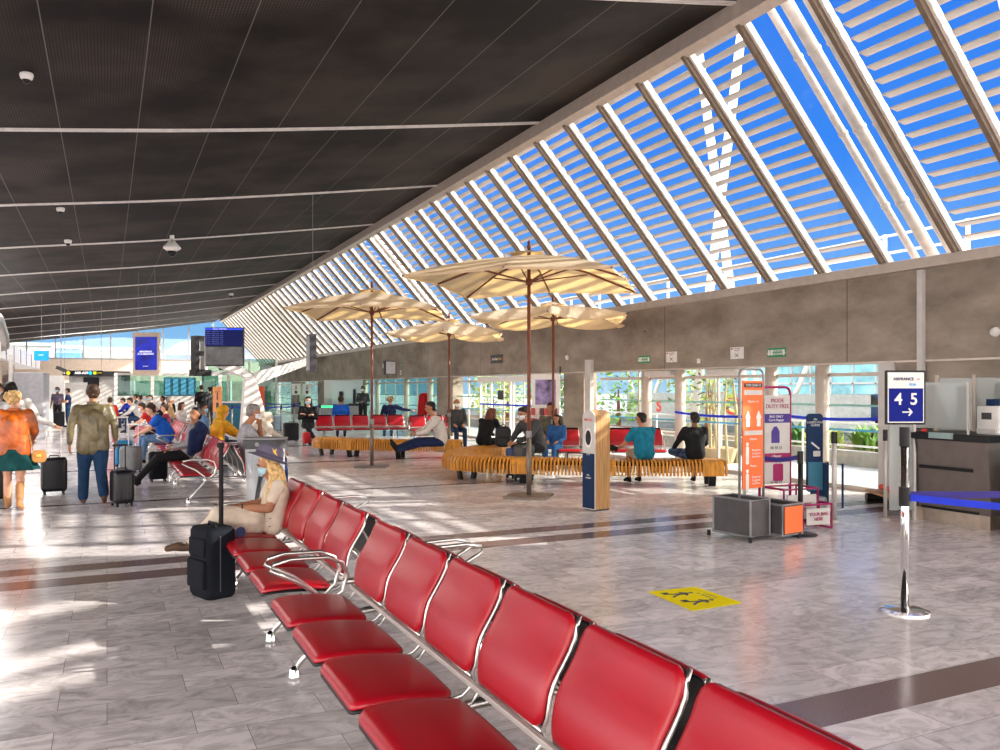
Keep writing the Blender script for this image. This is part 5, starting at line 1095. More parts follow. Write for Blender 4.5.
# information totem behind the bench (white frame) with brochures
X, Y = atd(535, 19.0); o = empty('brochure_stand', (X + .6, Y + .6, 0), R(-50), 'white framed poster stand with brochure rack behind the front bench', 'stand')
MB().box(-.36, 0, .5, .36, .06, 1.98).build('panel', M_WHITE, o); MB().box(-.26, -.01, 1.25, .26, 0, 1.85).build('poster', mat('violet_poster', (.28, .22, .42), .5, var=.4, scale=4), o); MB().box(-.3, -.02, 0, .3, .3, .04).build('foot', M_GREY, o)
rnd = random.Random(2)
for r_ in range(2):
    rk = MB().box(-.36, -.10, .72 + r_ * .24, .36, -.01, .76 + r_ * .24).build('shelf', M_OFFW, o)
    for c_ in range(6): MB().box(-.34 + c_ * .115, -.08, .76 + r_ * .24, -.25 + c_ * .115, -.05, .93 + r_ * .24).build('brochure', mat('brochure_%d' % (c_ % 3), ((.5, .06, .05), (.6, .5, .45), (.15, .05, .06))[c_ % 3], .5), rk)
# tall bare stalk plant outside the glass
o = empty('stalk_plant', (12.3, 15.0, 0), 0, 'tall pale stalk plant behind the glass between the two men', 'plant'); rnd = random.Random(9)
for i in range(9):
    x, y = rnd.uniform(-.25, .25), rnd.uniform(-.9, .9); MB().tube([(x, y, 0), (x + rnd.uniform(-.1, .1), y + rnd.uniform(-.1, .1), 1.1), (x + rnd.uniform(-.2, .2), y + rnd.uniform(-.25, .25), 2.1)], [.03, .025, .012], 6).build('stalk', mat('stalk', (.45, .38, .22), .7), o)
mb = MB()
for i in range(130): c = Vector((rnd.gauss(0, .25), rnd.gauss(0, .6), rnd.uniform(1.1, 2.3))); dd = Vector((rnd.gauss(0, 1), rnd.gauss(0, 1), rnd.gauss(0, 1))).normalized(); e_ = dd.orthogonal().normalized(); mb.add([c - dd * .1, c + e_ * .03, c + dd * .1, c - e_ * .03], [(0, 1, 2, 3)])
mb.build('leaves', mat('leaf_olive', (.12, .16, .05), .6, var=.3), o); MB().lathe([(.4, 0), (.45, .3), (.45, .32)], sy=2.0).build('trough', mat('tan_trough', (.50, .36, .22), .7), o)
# red lying trolley bar beyond the gauge (floor level, outside the opening)
o = empty('red_trolley', (9.9, 8.2, 0), R(60), 'low red and wood flat trolley on the floor left of the counter', 'trolley'); MB().box(-.5, -.12, .14, .5, .12, .17).build('deck', M_OAK, o); MB().cyl((-.5, 0, .24), (.2, 0, .24), .04).build('red_bar', M_REDL, o); [MB().cyl((x, -.14, .06), (x, .14, .06), .06).build('wheel', M_BLACK, o) for x in (-.4, .4)]
# ================================================================== PEOPLE
def capsule(p0, r0, p1, r1, n=14, m=5, flat=1.0, fdir=None):
    p0, p1 = Vector(p0), Vector(p1); t = p1 - p0; L_ = t.length
    t = t / L_ if L_ > 1e-6 else Vector((0, 0, 1))
    u = t.cross(Vector((0, 1, 0)) if abs(t.y) < .9 else Vector((1, 0, 0))).normalized(); v = t.cross(u)
    rings = []
    for i in range(m + 1):
        a = -math.pi / 2 + math.pi / 2 * i / m; rings.append((p0 + t * r0 * math.sin(a), r0 * math.cos(a)))
    for i in range(m + 1):
        a = math.pi / 2 * i / m; rings.append((p1 + t * r1 * math.sin(a), r1 * math.cos(a)))
    vs_ = [c + (u * math.cos(2 * math.pi * j / n) + v * math.sin(2 * math.pi * j / n)) * max(r, .0006) for c, r in rings for j in range(n)]
    fs = [(i * n + j, i * n + (j + 1) % n, (i + 1) * n + (j + 1) % n, (i + 1) * n + j) for i in range(len(rings) - 1) for j in range(n)]
    fs += [tuple(range(n))[::-1], tuple((len(rings) - 1) * n + j for j in range(n))]
    return vs_, fs
DG_ = None
def fuse(name, prims, parent=None, voxel=.012, smooth_it=5, sm_f=.6):
    """prims: (p0, r0, p1, r1, material); fused into one closed surface, each face takes the nearest primitive's material"""
    mb = MB()
    for p0, r0, p1, r1, m in prims: mb.add(*capsule(p0, r0, p1, r1))
    o = mb.build(name, [M_WHITE], None)
    r = o.modifiers.new('remesh', 'REMESH'); r.mode = 'VOXEL'; r.voxel_size = voxel
    s_ = o.modifiers.new('smooth', 'SMOOTH'); s_.iterations = smooth_it; s_.factor = sm_f
    me = bpy.data.meshes.new_from_object(o.evaluated_get(bpy.context.evaluated_depsgraph_get()))
    old = o.data; o.modifiers.clear(); o.data = me; bpy.data.meshes.remove(old); me.name = name
    me.materials.clear(); ms = []
    for p in prims:
        if p[4] not in ms: ms.append(p[4])
    for m in ms: me.materials.append(m)
    n = len(me.polygons); C = np.zeros(n * 3); me.polygons.foreach_get('center', C); C = C.reshape(-1, 3)
    best = np.full(n, 1e9); idx = np.zeros(n, dtype=np.int32)
    for p0, r0, p1, r1, m in prims:
        a = np.array(p0, float); d = np.array(p1, float) - a; L2 = max(1e-9, d @ d); t = np.clip(((C - a) @ d) / L2, 0, 1)
        q = np.linalg.norm(C - (a + t[:, None] * d), axis=1) - (r0 + (r1 - r0) * t)
        k = q < best; best[k] = q[k]; idx[k] = ms.index(m)
    me.polygons.foreach_set('material_index', idx); me.polygons.foreach_set('use_smooth', [True] * n); me.update()
    if parent is not None: o.parent = parent
    return o
POSE = {
 'stand': dict(pel=(0, 0, .93), che=(0, .0, 1.26), nec=(0, .0, 1.46), hed=(0, .02, 1.60), sh=((-.18, 0, 1.385), (.18, 0, 1.385)), el=((-.24, -.02, 1.13), (.24, -.02, 1.13)), wr=((-.25, .06, .89), (.25, .06, .89)),
               hip=((-.09, 0, .90), (.09, 0, .90)), kn=((-.10, .02, .50), (.10, .02, .50)), an=((-.10, -.02, .09), (.10, -.02, .09)), toe=((-.12, .15, .035), (.12, .15, .035))),
 'walk': dict(kn=((-.10, .10, .51), (.09, -.02, .49)), an=((-.11, .16, .09), (.11, -.24, .15)), toe=((-.12, .32, .05), (.12, -.11, .035)), el=((-.25, -.08, 1.14), (.25, .06, 1.13)), wr=((-.26, -.08, .90), (.27, .17, .93))),
 'sit': dict(pel=(0, 0, .55), che=(0, -.07, .86), nec=(0, -.08, 1.06), hed=(0, -.04, 1.20), sh=((-.18, -.07, 1.00), (.18, -.07, 1.00)), el=((-.23, .0, .73), (.23, .0, .73)), wr=((-.13, .24, .66), (.13, .24, .66)),
             hip=((-.09, .02, .53), (.09, .02, .53)), kn=((-.11, .42, .53), (.11, .42, .53)), an=((-.11, .46, .09), (.11, .46, .09)), toe=((-.12, .63, .035), (.12, .63, .035))),
 'lean': dict(pel=(0, 0, .55), che=(0, .12, .84), nec=(0, .22, 1.00), hed=(0, .31, 1.11), sh=((-.18, .18, .96), (.18, .18, .96)), el=((-.22, .34, .74), (.22, .34, .74)), wr=((-.08, .52, .64), (.08, .52, .64)),
              hip=((-.09, .02, .53), (.09, .02, .53)), kn=((-.12, .42, .53), (.12, .42, .53)), an=((-.11, .42, .09), (.11, .42, .09)), toe=((-.12, .59, .035), (.12, .59, .035))),
}
def person(loc, rz, label, pose, skin, shirt, pants, shoes, hair, S=1.0, sleeve='long', bulk=1.0, hair_style='short', mask=None, over=None, group=None, coat=False, voxel=.012, skirt=None, barelegs=False, leg=1.0, look=0.0, seat_fix=True, fat=0.0, extra=(), hairvox=.010):
    P = dict(POSE['stand']); P.update(POSE[pose] if pose != 'stand' else {}); P.update(over or {})
    V = {}
    for k, v in P.items(): V[k] = [Vector(q) * S for q in v] if isinstance(v[0], (tuple, list, Vector)) else Vector(v) * S
    if seat_fix and P['pel'][2] < .7:
        dz = .445 - (.55 * S - .105 * S)     # rest the scaled figure on the seat, keep the feet on the floor
        for k in ('pel', 'che', 'nec', 'hed'): V[k].z += dz
        for k in ('sh', 'el', 'wr', 'hip'):
            for q in V[k]: q.z += dz
        for i_, q in enumerate(V['kn']): q.z += dz if P['an'][i_][2] < .12 else dz
    pr = []; b = bulk
    def c(p0, r0, p1, r1, m): pr.append((tuple(p0), r0 * S, tuple(p1), r1 * S, m))
    X = Vector((1, 0, 0)); shd = (V['sh'][1] - V['sh'][0]).normalized()
    hipd = (V['hip'][1] - V['hip'][0]).normalized(); mid = (V['pel'] + V['che']) * .5
    for s_ in (-1, 1):
        c(V['pel'] + hipd * (s_ * .075 * S), .105 * b if not coat else .112 * b, mid + shd * (s_ * .065 * S), .100 * b + fat, shirt if (coat or pose in ('sit', 'lean')) else pants)
        c(mid + shd * (s_ * .060 * S), .104 * b + fat, V['che'] + shd * (s_ * .078 * S), .115 * b, shirt)
        c(V['che'] + shd * (s_ * .078 * S), .112 * b, V['sh'][0 if s_ < 0 else 1] * .55 + V['nec'] * .45 + Vector((0, 0, -.07 * S)), .085 * b, shirt)
    if not coat and pose not in ('sit', 'lean'):
        for s_ in (-1, 1): c(V['pel'] + hipd * (s_ * .07 * S) + Vector((0, 0, .10 * S)), .105 * b, mid + shd * (s_ * .06 * S), .102 * b + fat, shirt)
    if coat:
        for s_ in (-1, 0, 1): c(V['pel'] + hipd * (s_ * .100 * S) + Vector((0, -.01, -.10 * S)), .108 * b, mid + shd * (s_ * .085 * S), .106 * b, shirt); c(mid + shd * (s_ * .085 * S), .106 * b, V['che'] + shd * (s_ * .085 * S), .112 * b, shirt)
    for s_ in (0, 1): c(V['nec'] - Vector((0, 0, .085 * S)), .072 * b, V['sh'][s_] - Vector((0, 0, .01 * S)), .060 * b, shirt)
    c(V['pel'] + Vector((0, -.02, .06)) * S, .112 * b + fat * .5, V['che'] + Vector((0, -.02, .0)) * S, .118 * b, shirt)
    c(V['che'], .12 * b, V['nec'] - Vector((0, 0, .06 * S)), .075, shirt)
    c(V['nec'] - Vector((0, 0, .04 * S)), .055, V['hed'] - Vector((0, 0, .06 * S)), .050, skin)
    # head (turned by look)
    R_ = Matrix.Rotation(look, 3, 'Z'); tilt = (V['hed'] - V['nec']); tilt_x = -math.atan2(tilt.y - .04 * S, max(.02, tilt.z)) * .6
    R_ = R_ @ Matrix.Rotation(tilt_x, 3, 'X'); H = V['hed']; h_ = lambda x, y, z: H + R_ @ (Vector((x, y, z)) * S)
    c(h_(0, -.018, .030), .088, h_(0, .012, .035), .082, skin); c(h_(0, .0, .02), .078, h_(0, .030, -.055), .052, skin)
    c(h_(0, .084, .012), .010, h_(0, .102, -.018), .015, skin)
    for s_ in (-1, 1):
        c(h_(s_ * .084, -.005, .018), .013, h_(s_ * .086, -.012, -.018), .010, skin); c(h_(s_ * .034, .083, .022), .012, h_(s_ * .034, .084, .024), .012, skin)
    c(h_(-.018, .079, -.050), .010, h_(.018, .079, -.050), .010, skin)
    for i in (0, 1):
        sg_ = -1 if i == 0 else 1
        lo = shirt if sleeve == 'long' else skin; up = shirt if sleeve != 'none' else skin
        sh, el_, wr_ = V['sh'][i], V['el'][i], V['wr'][i]
        f_ = 1.22 if (sleeve == 'long') else 1.0
        c(sh, .062 * b * f_ ** .5, sh.lerp(el_, .62), .052 * b * (f_ if sleeve == 'long' else 1.06), up); c(sh.lerp(el_, .62), .045 * b * f_, el_, .042 * f_, lo if sleeve != 'half' else skin)
        c(el_, .043 * f_, el_.lerp(wr_, .45), .041 * f_, lo); c(el_.lerp(wr_, .45), .040 * f_, el_.lerp(wr_, .9), .030 * f_, lo)
        c(el_.lerp(wr_, .85), .026, wr_, .024, skin)
        d = (wr_ - el_).normalized(); side = d.cross(Vector((0, 0, 1)));
        side = side.normalized() if side.length > .2 else Vector((0, 1, 0))
        if abs(d.z) > .8: side = Vector((0, 1, 0)) - d * d.y; side.normalize()
        nrm = d.cross(side).normalized(); pal = wr_ + d * .045 * S
        for k in (-.5, .5): c(wr_ + side * k * .02 * S, .019, pal + d * .030 * S + side * k * .045 * S, .019, skin)
        curl = nrm if nrm.x * -sg_ > 0 or abs(d.z) < .8 else -nrm
        if abs(d.z) < .8 and curl.z > 0: curl = -curl
        for k in range(4):
            o0 = pal + d * .034 * S + side * ((k - 1.5) * .0195 * S); ln = (.036, .042, .039, .031)[k] * S
            a = o0 + d * ln + curl * .010 * S; e_ = a + d * ln * .55 + curl * .028 * S; c(o0, .0098, a, .0088, skin); c(a, .0088, e_, .0075, skin)
        tb = wr_ + d * .02 * S + side * .024 * S; c(tb, .012, tb + d * .032 * S + side * .024 * S + curl * .01 * S, .0105, skin); c(tb + d * .032 * S + side * .024 * S + curl * .01 * S, .0105, tb + d * .060 * S + side * .022 * S + curl * .025 * S, .0085, skin)
        hp, kn, an, to = V['hip'][i], V['kn'][i], V['an'][i], V['toe'][i]
        th_m = pants; cf_m = skin if barelegs else pants; g = 1.0 if barelegs else 1.12
        c(hp, .092 * b * leg ** .5, hp.lerp(kn, .5), .080 * b * leg, th_m); c(hp.lerp(kn, .5), .078 * b * leg, kn, .058 * g * leg, cf_m if barelegs == 'all' else th_m)
        c(kn, .055 * g * leg, kn.lerp(an, .35), .056 * g * leg, cf_m); c(kn.lerp(an, .35), .055 * g * leg, an.lerp(kn, .06), .038 * leg ** 1.6 * (1.3 if not barelegs else 1), cf_m)
        hl = an - (to - an).normalized() * .03 * S; hl.z = an.z - .045 * S
        c(an, .040, hl, .036, shoes); c(hl, .034, an.lerp(to, .55) - Vector((0, 0, .012 * S)), .038, shoes); c(an.lerp(to, .5), .040, to, .032, shoes)
    for e_ in extra: pr.append(e_)
    lo_ = min(min(p[0][2] - p[1], p[2][2] - p[3]) for p in pr)
    o = fuse('person', pr, None, voxel)
    o.location = loc; o.rotation_euler = (0, 0, rz); tag(o, label, 'person', group)
    if lo_ < .0: o.location.z = loc[2] - lo_ - .002
    # hair as a child
    if hair is not None:
        hp_ = []
        def hc(p0, r0, p1, r1): hp_.append((tuple(p0), r0 * S, tuple(p1), r1 * S, hair))
        hc(h_(0, -.035, .050), .082, h_(0, .010, .062), .074); hc(h_(-.03, .02, .080), .052, h_(.03, .02, .080), .052)
        for s_ in (-1, 1): hc(h_(s_ * .045, -.045, .02), .052, h_(s_ * .03, -.06, -.03), .040); hc(h_(s_ * .070, .0, .050), .024, h_(s_ * .074, -.02, .02), .020)
        if hair_style in ('long', 'bob', 'veil'):
            dn = {'long': .34, 'bob': .12, 'veil': .2}[hair_style]
            for s_ in (-1, 0, 1):
                hc(h_(s_ * .05, -.05, .03), .052, h_(s_ * .065, -.065, -.10), .048)
                if dn > .15: hc(h_(s_ * .065, -.065, -.10), .048, H + R_ @ (Vector((s_ * .07, -.085, -.10)) * S) + Vector((0, 0, -dn * .6 * S)), .032)
            for s_ in (-1, 1): hc(h_(s_ * .075, .0, .03), .030, h_(s_ * .082, -.005, -.10), .028)
        if hair_style == 'bun': hc(h_(0, -.10, .09), .045, h_(0, -.11, .10), .042)
        if hair_style == 'curly':
            rnd = random.Random(4)
            for k in range(34): a = rnd.uniform(0, 6.28); e_ = rnd.uniform(-.5, 1.3); hc(h_(.10 * math.cos(a) * math.cos(e_), -.035 + .09 * math.sin(a) * math.cos(e_) - .01, .03 + .10 * math.sin(e_)), .026, h_(.11 * math.cos(a) * math.cos(e_), -.035 + .10 * math.sin(a) * math.cos(e_) - .01, .03 + .11 * math.sin(e_)), .020) if not (math.sin(a) > .35 and e_ < .6) else None
        if hair_style == 'hood': hc(h_(0, -.05, .03), .105, h_(0, .0, .05), .100); hc(h_(0, -.06, -.03), .09, h_(0, -.07, -.10), .08)
        fuse('hood' if hair_style == 'hood' else 'hair', hp_, o, hairvox, 3)
    if mask is not None:
        fuse('face_mask', [(tuple(h_(-.035, .062, -.035)), .040 * S, tuple(h_(.035, .062, -.035)), .040 * S, mask), (tuple(h_(0, .080, -.02)), .028 * S, tuple(h_(0, .070, -.065)), .030 * S, mask), (tuple(h_(-.08, .0, -.01)), .006 * S, tuple(h_(-.05, .06, -.02)), .01 * S, mask), (tuple(h_(.08, .0, -.01)), .006 * S, tuple(h_(.05, .06, -.02)), .01 * S, mask)], o, .008, 2)
    for s_ in (-1, 1): MB().lathe([(.002 * S, -.008 * S), (.0105 * S, -.004 * S), (.0105 * S, .004 * S), (.002 * S, .008 * S)], tuple(h_(s_ * .034, .091, .023)), 8).build('eye', M_BLACK, o, smooth=True)
    if skirt: skirt(o, V, S)
    o['_h'] = 0; del o['_h']
    return o, V, h_
HB, HK, HBL, HG = mat('hair_brown', (.045, .022, .012), .6, var=.2, scale=30), mat('hair_black', (.014, .010, .009), .5), mat('hair_blond', (.62, .40, .17), .55, var=.25, scale=30, bump=.6, bscale=60), mat('hair_grey', (.24, .22, .21), .6, var=.2, scale=30)
JEAN = cloth('blue_jeans', (.011, .038, .095)); DKJ = cloth('dark_jeans', (.02, .035, .08)); BLK = cloth('black_cloth', (.012, .012, .014)); OLV = mat('olive_leather', (.15, .12, .06), .36, var=.2, scale=10, bump=1.0, bscale=9, spec=.5)
ORL = mat('orange_leather', (.42, .085, .008), .33, var=.2, scale=10, bump=1.0, bscale=9, spec=.5); LIN = mat('linen', (.66, .56, .45), .85, var=.10, scale=9, bump=1.0, bscale=11, spec=.15); TSH = mat('tan_suede', (.36, .17, .07), .8); WHT = cloth('white_cloth', (.62, .58, .55), var=.04); GRYC = cloth('grey_cloth', (.30, .29, .30)); NAV = cloth('navy_cloth', (.012, .022, .075))
BLU = cloth('royal_blue_cloth', (.01, .10, .50)); TRQ = cloth('turquoise_cloth', (.01, .17, .27)); MUS = cloth('mustard_cloth', (.58, .30, .02)); REDC = cloth('red_cloth_top', (.50, .02, .02)); DKG = cloth('charcoal_cloth', (.055, .055, .06)); BRS = mat('brown_shoe', (.10, .045, .022), .5); WSH = mat('white_shoe', (.7, .68, .66), .5); TANC = cloth('tan_cloth', (.38, .24, .12)); CRM = cloth('cream_cloth', (.62, .55, .46))
TEALC = cloth('deep_teal_cloth', (.006, .062, .065)); PNK = cloth('pink_cloth', (.6, .2, .25)); DSL = cloth('denim_light', (.12, .22, .38))
# the woman in the hat
W1, V1, h1 = person((1.24, 7.22, 0), R(90), 'person in a violet grey hat and cream linen clothes seated on the red row', 'sit', M_SKINT, LIN, LIN, mat('tan_sneaker', (.10, .055, .032), .6), HBL, S=.88, sleeve='short', hair_style='long', mask=M_MASK, voxel=.009,
    over=dict(kn=((-.04, .44, .63), (.10, .46, .54)), an=((.06, .70, .42), (.14, .40, .09)), toe=((.09, .90, .38), (.15, .56, .035)), el=((-.22, .03, .68), (.20, .03, .68)), wr=((-.06, .29, .68), (.06, .29, .68)), hed=(0, .0, 1.06), nec=(0, -.06, .945), che=(0, -.08, .78), sh=((-.17, -.06, .885), (.17, -.06, .885)), pel=(0, 0, .55)), barelegs=False)
S_ = .92
hat = [(.0, .115), (.02, .112), (.09, .098), (.12, .075), (.115, .03)]
c0 = h1(0, -.015, .085); mb = MB()
mb.lathe([(.165, -.012), (.172, -.018), (.110, .008), (.104, .03), (.098, .075), (.080, .100), (.045, .098), (.005, .088)], (0, 0, 0), 28, 1.0, 1.1)
ht = mb.build('hat', mat('violet_grey_felt', (.155, .135, .20), .85, bump=.3, bscale=200), W1, smooth=True); ht.location = c0; ht.rotation_euler = (R(20), 0, 0)
MB().lathe([(.111, .008), (.108, .032), (.100, .032), (.100, .008)], (0, 0, 0), 28, 1.0, 1.1).build('hat_band', mat('dark_felt', (.09, .07, .12), .8), ht)
MB().add([(-.105, -.045, .03), (-.110, .0, .050), (-.103, .02, .085), (-.100, -.005, .065), (-.098, -.02, .09), (-.101, -.02, .06)], [(0, 1, 3, 5), (1, 2, 3), (3, 4, 5)]).build('hat_ornament', mat('gold_thread', (.7, .42, .08), .4, .5), ht)
ph = tag(MB().box(-.038, -.07, -.004, .038, .07, .004).build('smartphone', M_DARK, None, bevel=.003), 'smartphone held by the woman in the violet grey hat', 'phone')
ph.location = (1.24 - .385, 7.22, .665); ph.rotation_euler = (R(25), 0, R(90))
# loose long top hanging down behind and a wide trouser leg
bg_ = fuse('loose_tunic', [((-.12, -.02, .50), .09, (-.11, -.06, .72), .09, LIN), ((.12, -.02, .50), .09, (.11, -.06, .72), .09, LIN), ((0, -.05, .50), .10, (0, -.06, .74), .10, LIN)], W1, .011, 4)
fuse('wide_trouser_leg', [((-.08, .12, .55), .10, (-.04, .40, .60), .085, LIN), ((-.04, .40, .57), .085, (.02, .55, .42), .075, LIN), ((.10, .42, .46), .075, (.13, .37, .22), .085, LIN), ((-.10, .1, .50), .07, (.0, .38, .50), .07, LIN)], W1, .011, 4)
MB().tube([Vector(V1['wr'][0]) + (Vector(V1['el'][0]) - Vector(V1['wr'][0])) * .12 + Vector(((math.cos(a) * .034), 0, math.sin(a) * .034)) for a in [i * .524 for i in range(12)]], .006, 6, closed=True).build('bracelet', M_BLACK, W1)
for k in range(5): MB().lathe([(.011, 0), (.011, .006)], (-.19 + k * .002, .02 - k * .004, .50 + k * .065), 10).build('button', M_DARK, W1)
H1 = V1['hed']
fuse('hair_lock', [((-.06, -.05, H1.z - .04), .045, (-.115, .0, H1.z - .22), .040, HBL), ((-.115, .0, H1.z - .22), .040, (-.13, .03, H1.z - .36), .022, HBL), ((.0, -.08, H1.z - .05), .055, (-.02, -.13, H1.z - .25), .05, HBL), ((-.02, -.13, H1.z - .25), .05, (-.05, -.14, H1.z - .38), .03, HBL), ((-.07, -.03, H1.z + .0), .04, (-.10, -.06, H1.z - .28), .04, HBL)], W1, .009, 4)
# man in olive jacket
X, Y = atd(93, 11.75)
W4, V4, h4 = person((X, Y, 0), R(6), 'person in an olive green jacket and blue jeans walking away from us', 'walk', M_SKINT, OLV, JEAN, BRS, HB, S=.985, coat=True, bulk=1.12, voxel=.010, leg=1.25,
    over=dict(sh=((-.20, 0, 1.37), (.20, 0, 1.37)), el=((-.29, -.05, 1.13), (.28, -.02, 1.14)), wr=((-.30, .0, .87), (.30, .02, .91)), kn=((-.11, .10, .51), (.10, -.03, .49)), an=((-.12, .10, .09), (.12, -.22, .16)), toe=((-.13, .26, .05), (.14, -.10, .04))), fat=.02)
MB().lathe([(.075, 0), (.085, .05), (.080, .055), (.070, .01)], (0, -.01, 1.405), 18, 1, .9).build('jacket_collar', OLV, W4, smooth=True)
# woman in orange jacket
X, Y = atd(14, 11.2)
def full_skirt(o, V, S):
    n = 28; mb = MB(); vs_ = []
    for k, (z, r) in enumerate(((.90, .150), (.80, .200), (.70, .245), (.58, .285))):
        for j in range(n):
            a = 2 * math.pi * j / n; rr = r * (1 + (.05 * k) * math.sin(a * 7)); vs_.append((rr * math.cos(a) * 1.05 * S, rr * math.sin(a) * .8 * S, z * S))
    mb.add(vs_, [(i * n + j, i * n + (j + 1) % n, (i + 1) * n + (j + 1) % n, (i + 1) * n + j) for i in range(3) for j in range(n)] + [tuple(range(n)), tuple(3 * n + j for j in range(n))])
    mb.build('skirt', TEALC, o, smooth=True)
W2, V2, h2 = person((X, Y, 0), R(-6), 'person with blond curly hair in an orange leather jacket and dark green skirt', 'walk', M_SKIN, ORL, TEALC, TSH, HBL, S=.94, hair_style='curly', mask=M_MASKW, voxel=.010, skirt=full_skirt, barelegs='all', look=R(-30), bulk=1.14, coat=True,
    over=dict(el=((-.26, .06, 1.14), (.27, .02, 1.14)), wr=((-.18, .24, 1.05), (.20, .22, 1.0)), hed=(0, .05, 1.58)), fat=.02,
    extra=[((-.105, .155, .30), .056, (-.105, .15, .12), .050, TSH), ((.10, -.15, .34), .056, (.105, -.21, .19), .050, TSH)])
MB().lathe([(.07, 0), (.085, .04), (.078, .045), (.065, .005)], (0, -.01, 1.335), 18, 1, .9).build('jacket_collar', ORL, W2, smooth=True)
hb = empty('shoulder_bag', (X + .30, Y - .05, .72), 0, 'small tan shoulder bag hanging at the side of the orange jacket', 'bag')
mb = MB(); mb.prism(rrect(.20, .17, .06, 4), -.045, .045, lambda a, b, d: (a * .9, d, b)); mb.build('bag_body', mat('tan_leather', (.42, .19, .05), .45, bump=.4, bscale=20), hb, bevel=.015)
MB().tube([(-.07, 0, .07), (-.12, -.02, .30), (-.18, -.02, .62)], .008, 6).build('strap', mat('tan_leather', (.42, .19, .05), .45), hb); MB().box(-.03, -.055, .0, .03, -.045, .03).build('clasp', mat('gold_thread', (.7, .42, .08), .4, .5), hb)
# woman pulling the black case, partly hidden
X, Y = atd(13, 13.2)
person((X, Y, 0), R(0), 'dark haired person in white pulling a case, half hidden behind the orange jacket', 'walk', M_SKINT, WHT, DSL, BLK, HK, S=1.0, hair_style='long', voxel=.012, over=dict(hed=(-.04, .02, 1.62), el=((-.25, -.08, 1.14), (.36, -.06, 1.14)), wr=((-.26, -.08, .90), (.60, -.16, 1.04)), sh=((-.19, 0, 1.42), (.20, 0, 1.42))))
X, Y = atd(-3, 12.9)
person((X, Y, 0), R(175), 'person in a face mask walking towards us, cut by the left photo edge', 'walk', M_SKIN, GRYC, JEAN, BLK, HB, S=1.0, mask=M_MASKW, voxel=.014)
# officers and walkers far left
X, Y = atd(57.5, 34.5); person((X, Y, 0), R(160), 'person in a purple grey shirt and mask facing the officer in navy, far left', 'stand', M_SKIND, cloth('purple_grey', (.10, .08, .12)), BLK, BLK, HK, S=.98, sleeve='short', mask=M_MASK, voxel=.014, over=dict(wr=((-.20, .25, 1.05), (.25, .06, .92))))
X, Y = atd(68, 34.8); person((X, Y, 0), R(80), 'person in a navy polo and blue jeans standing by the gate boards', 'stand', M_SKIN, NAV, JEAN, BLK, HB, S=.95, sleeve='short', mask=M_MASK, voxel=.014, over=dict(wr=((-.15, .32, 1.08), (.15, .32, 1.08))))
X, Y = atd(49.5, 37); person((X, Y, 0), R(150), 'person in dark clothes bending over behind the purple grey shirt', 'stand', M_SKINT, BLK, BLK, BLK, HK, S=.9, voxel=.016, over=dict(hed=(0, .2, 1.45), nec=(0, .15, 1.33)))
X, Y = atd(110, 24); person((X, Y, 0), R(0), 'person in a red top partly hidden behind the olive jacket sleeve', 'stand', M_SKIN, REDC, PNK, WSH, HB, S=.8, voxel=.016)
# ---- left block, facing the aisle
def seat_at(px, Xw): return (Xw, atx(px, Xw), 0)
def sitter(px, Xw, rz, label, pose, *a, **k): return person(seat_at(px, Xw), rz, label, pose, *a, **k)
person((1.22, 14.75, 0), R(84), 'person in a grey top leaning back in the near red seat block', 'sit', M_SKINT, GRYC, BLK, BLK, HK, S=1.0, sleeve='long', voxel=.012, look=R(40), fat=.03,
       over=dict(kn=((-.12, .46, .50), (.10, .46, .52)), an=((-.02, .80, .12), (.14, .78, .12)), toe=((-.02, .92, .22), (.15, .90, .22)), che=(0, -.10, .84), hed=(0, -.12, 1.20)))
bpy.data.objects[-1] if False else None
jk = fuse('draped_jacket', [((1.34, 14.50, .66), .08, (1.42, 14.50, .96), .10, NAV), ((1.40, 14.48, .98), .10, (1.40, 14.85, 1.02), .08, NAV), ((1.25, 14.48, .60), .07, (1.30, 14.50, .90), .09, NAV)], None, .014, 4)
tag(jk, 'navy jacket bunched over the shoulder of the person in the grey tee', 'jacket')
sitter(167, 1.20, R(90), 'person in a royal blue polo bending forward over the knees', 'lean', M_SKIN, BLU, DSL, BLK, HB, S=1.08, sleeve='short', voxel=.012, fat=.04, bulk=1.1, over=dict(kn=((-.12, .42, .53), (.13, .46, .53)), an=((-.11, .46, .09), (.13, .62, .10)), toe=((-.12, .63, .035), (.13, .78, .10))))
sitter(154, 1.18, R(90), 'person in a red top and white mask behind the royal blue polo', 'lean', M_SKIN, REDC, PNK, WSH, HB, S=1.0, sleeve='short', mask=M_MASKW, voxel=.014)
sitter(140, 1.10, R(90), 'person in a pale grey hoodie hunched forward among the crowd', 'lean', M_SKIN, WHT, DKJ, BLK, HB, S=1.08, voxel=.014, bulk=1.15)
sitter(131, .9, R(95), 'person in a deep blue top at the left end of the crowd', 'lean', M_SKIN, cloth('deep_blue_cloth', (.01, .02, .25)), DKJ, BLK, HB, S=1.0, voxel=.015)
sitter(147, 1.5, R(90), 'person with dark hair and a light blue mask in the middle of the crowd', 'sit', M_SKIN, GRYC, DKJ, BLK, HK, S=1.0, mask=M_MASK, voxel=.015, look=R(40))
sitter(134.5, 1.15, R(90), 'person whose dark head rises at the back left of the crowd', 'sit', M_SKINT, DKG, DKJ, BLK, HK, S=1.05, voxel=.016)
sitter(139, 1.25, R(60), 'person with brown hair beside the dark head at the back of the crowd', 'sit', M_SKIN, GRYC, DKJ, BLK, HB, S=1.02, voxel=.016)
sitter(149, 1.5, R(80), 'person facing us with a mask at the back of the crowd, centre', 'sit', M_SKIN, DKG, DKJ, BLK, HK, S=1.05, mask=M_MASK, voxel=.016, look=R(60))
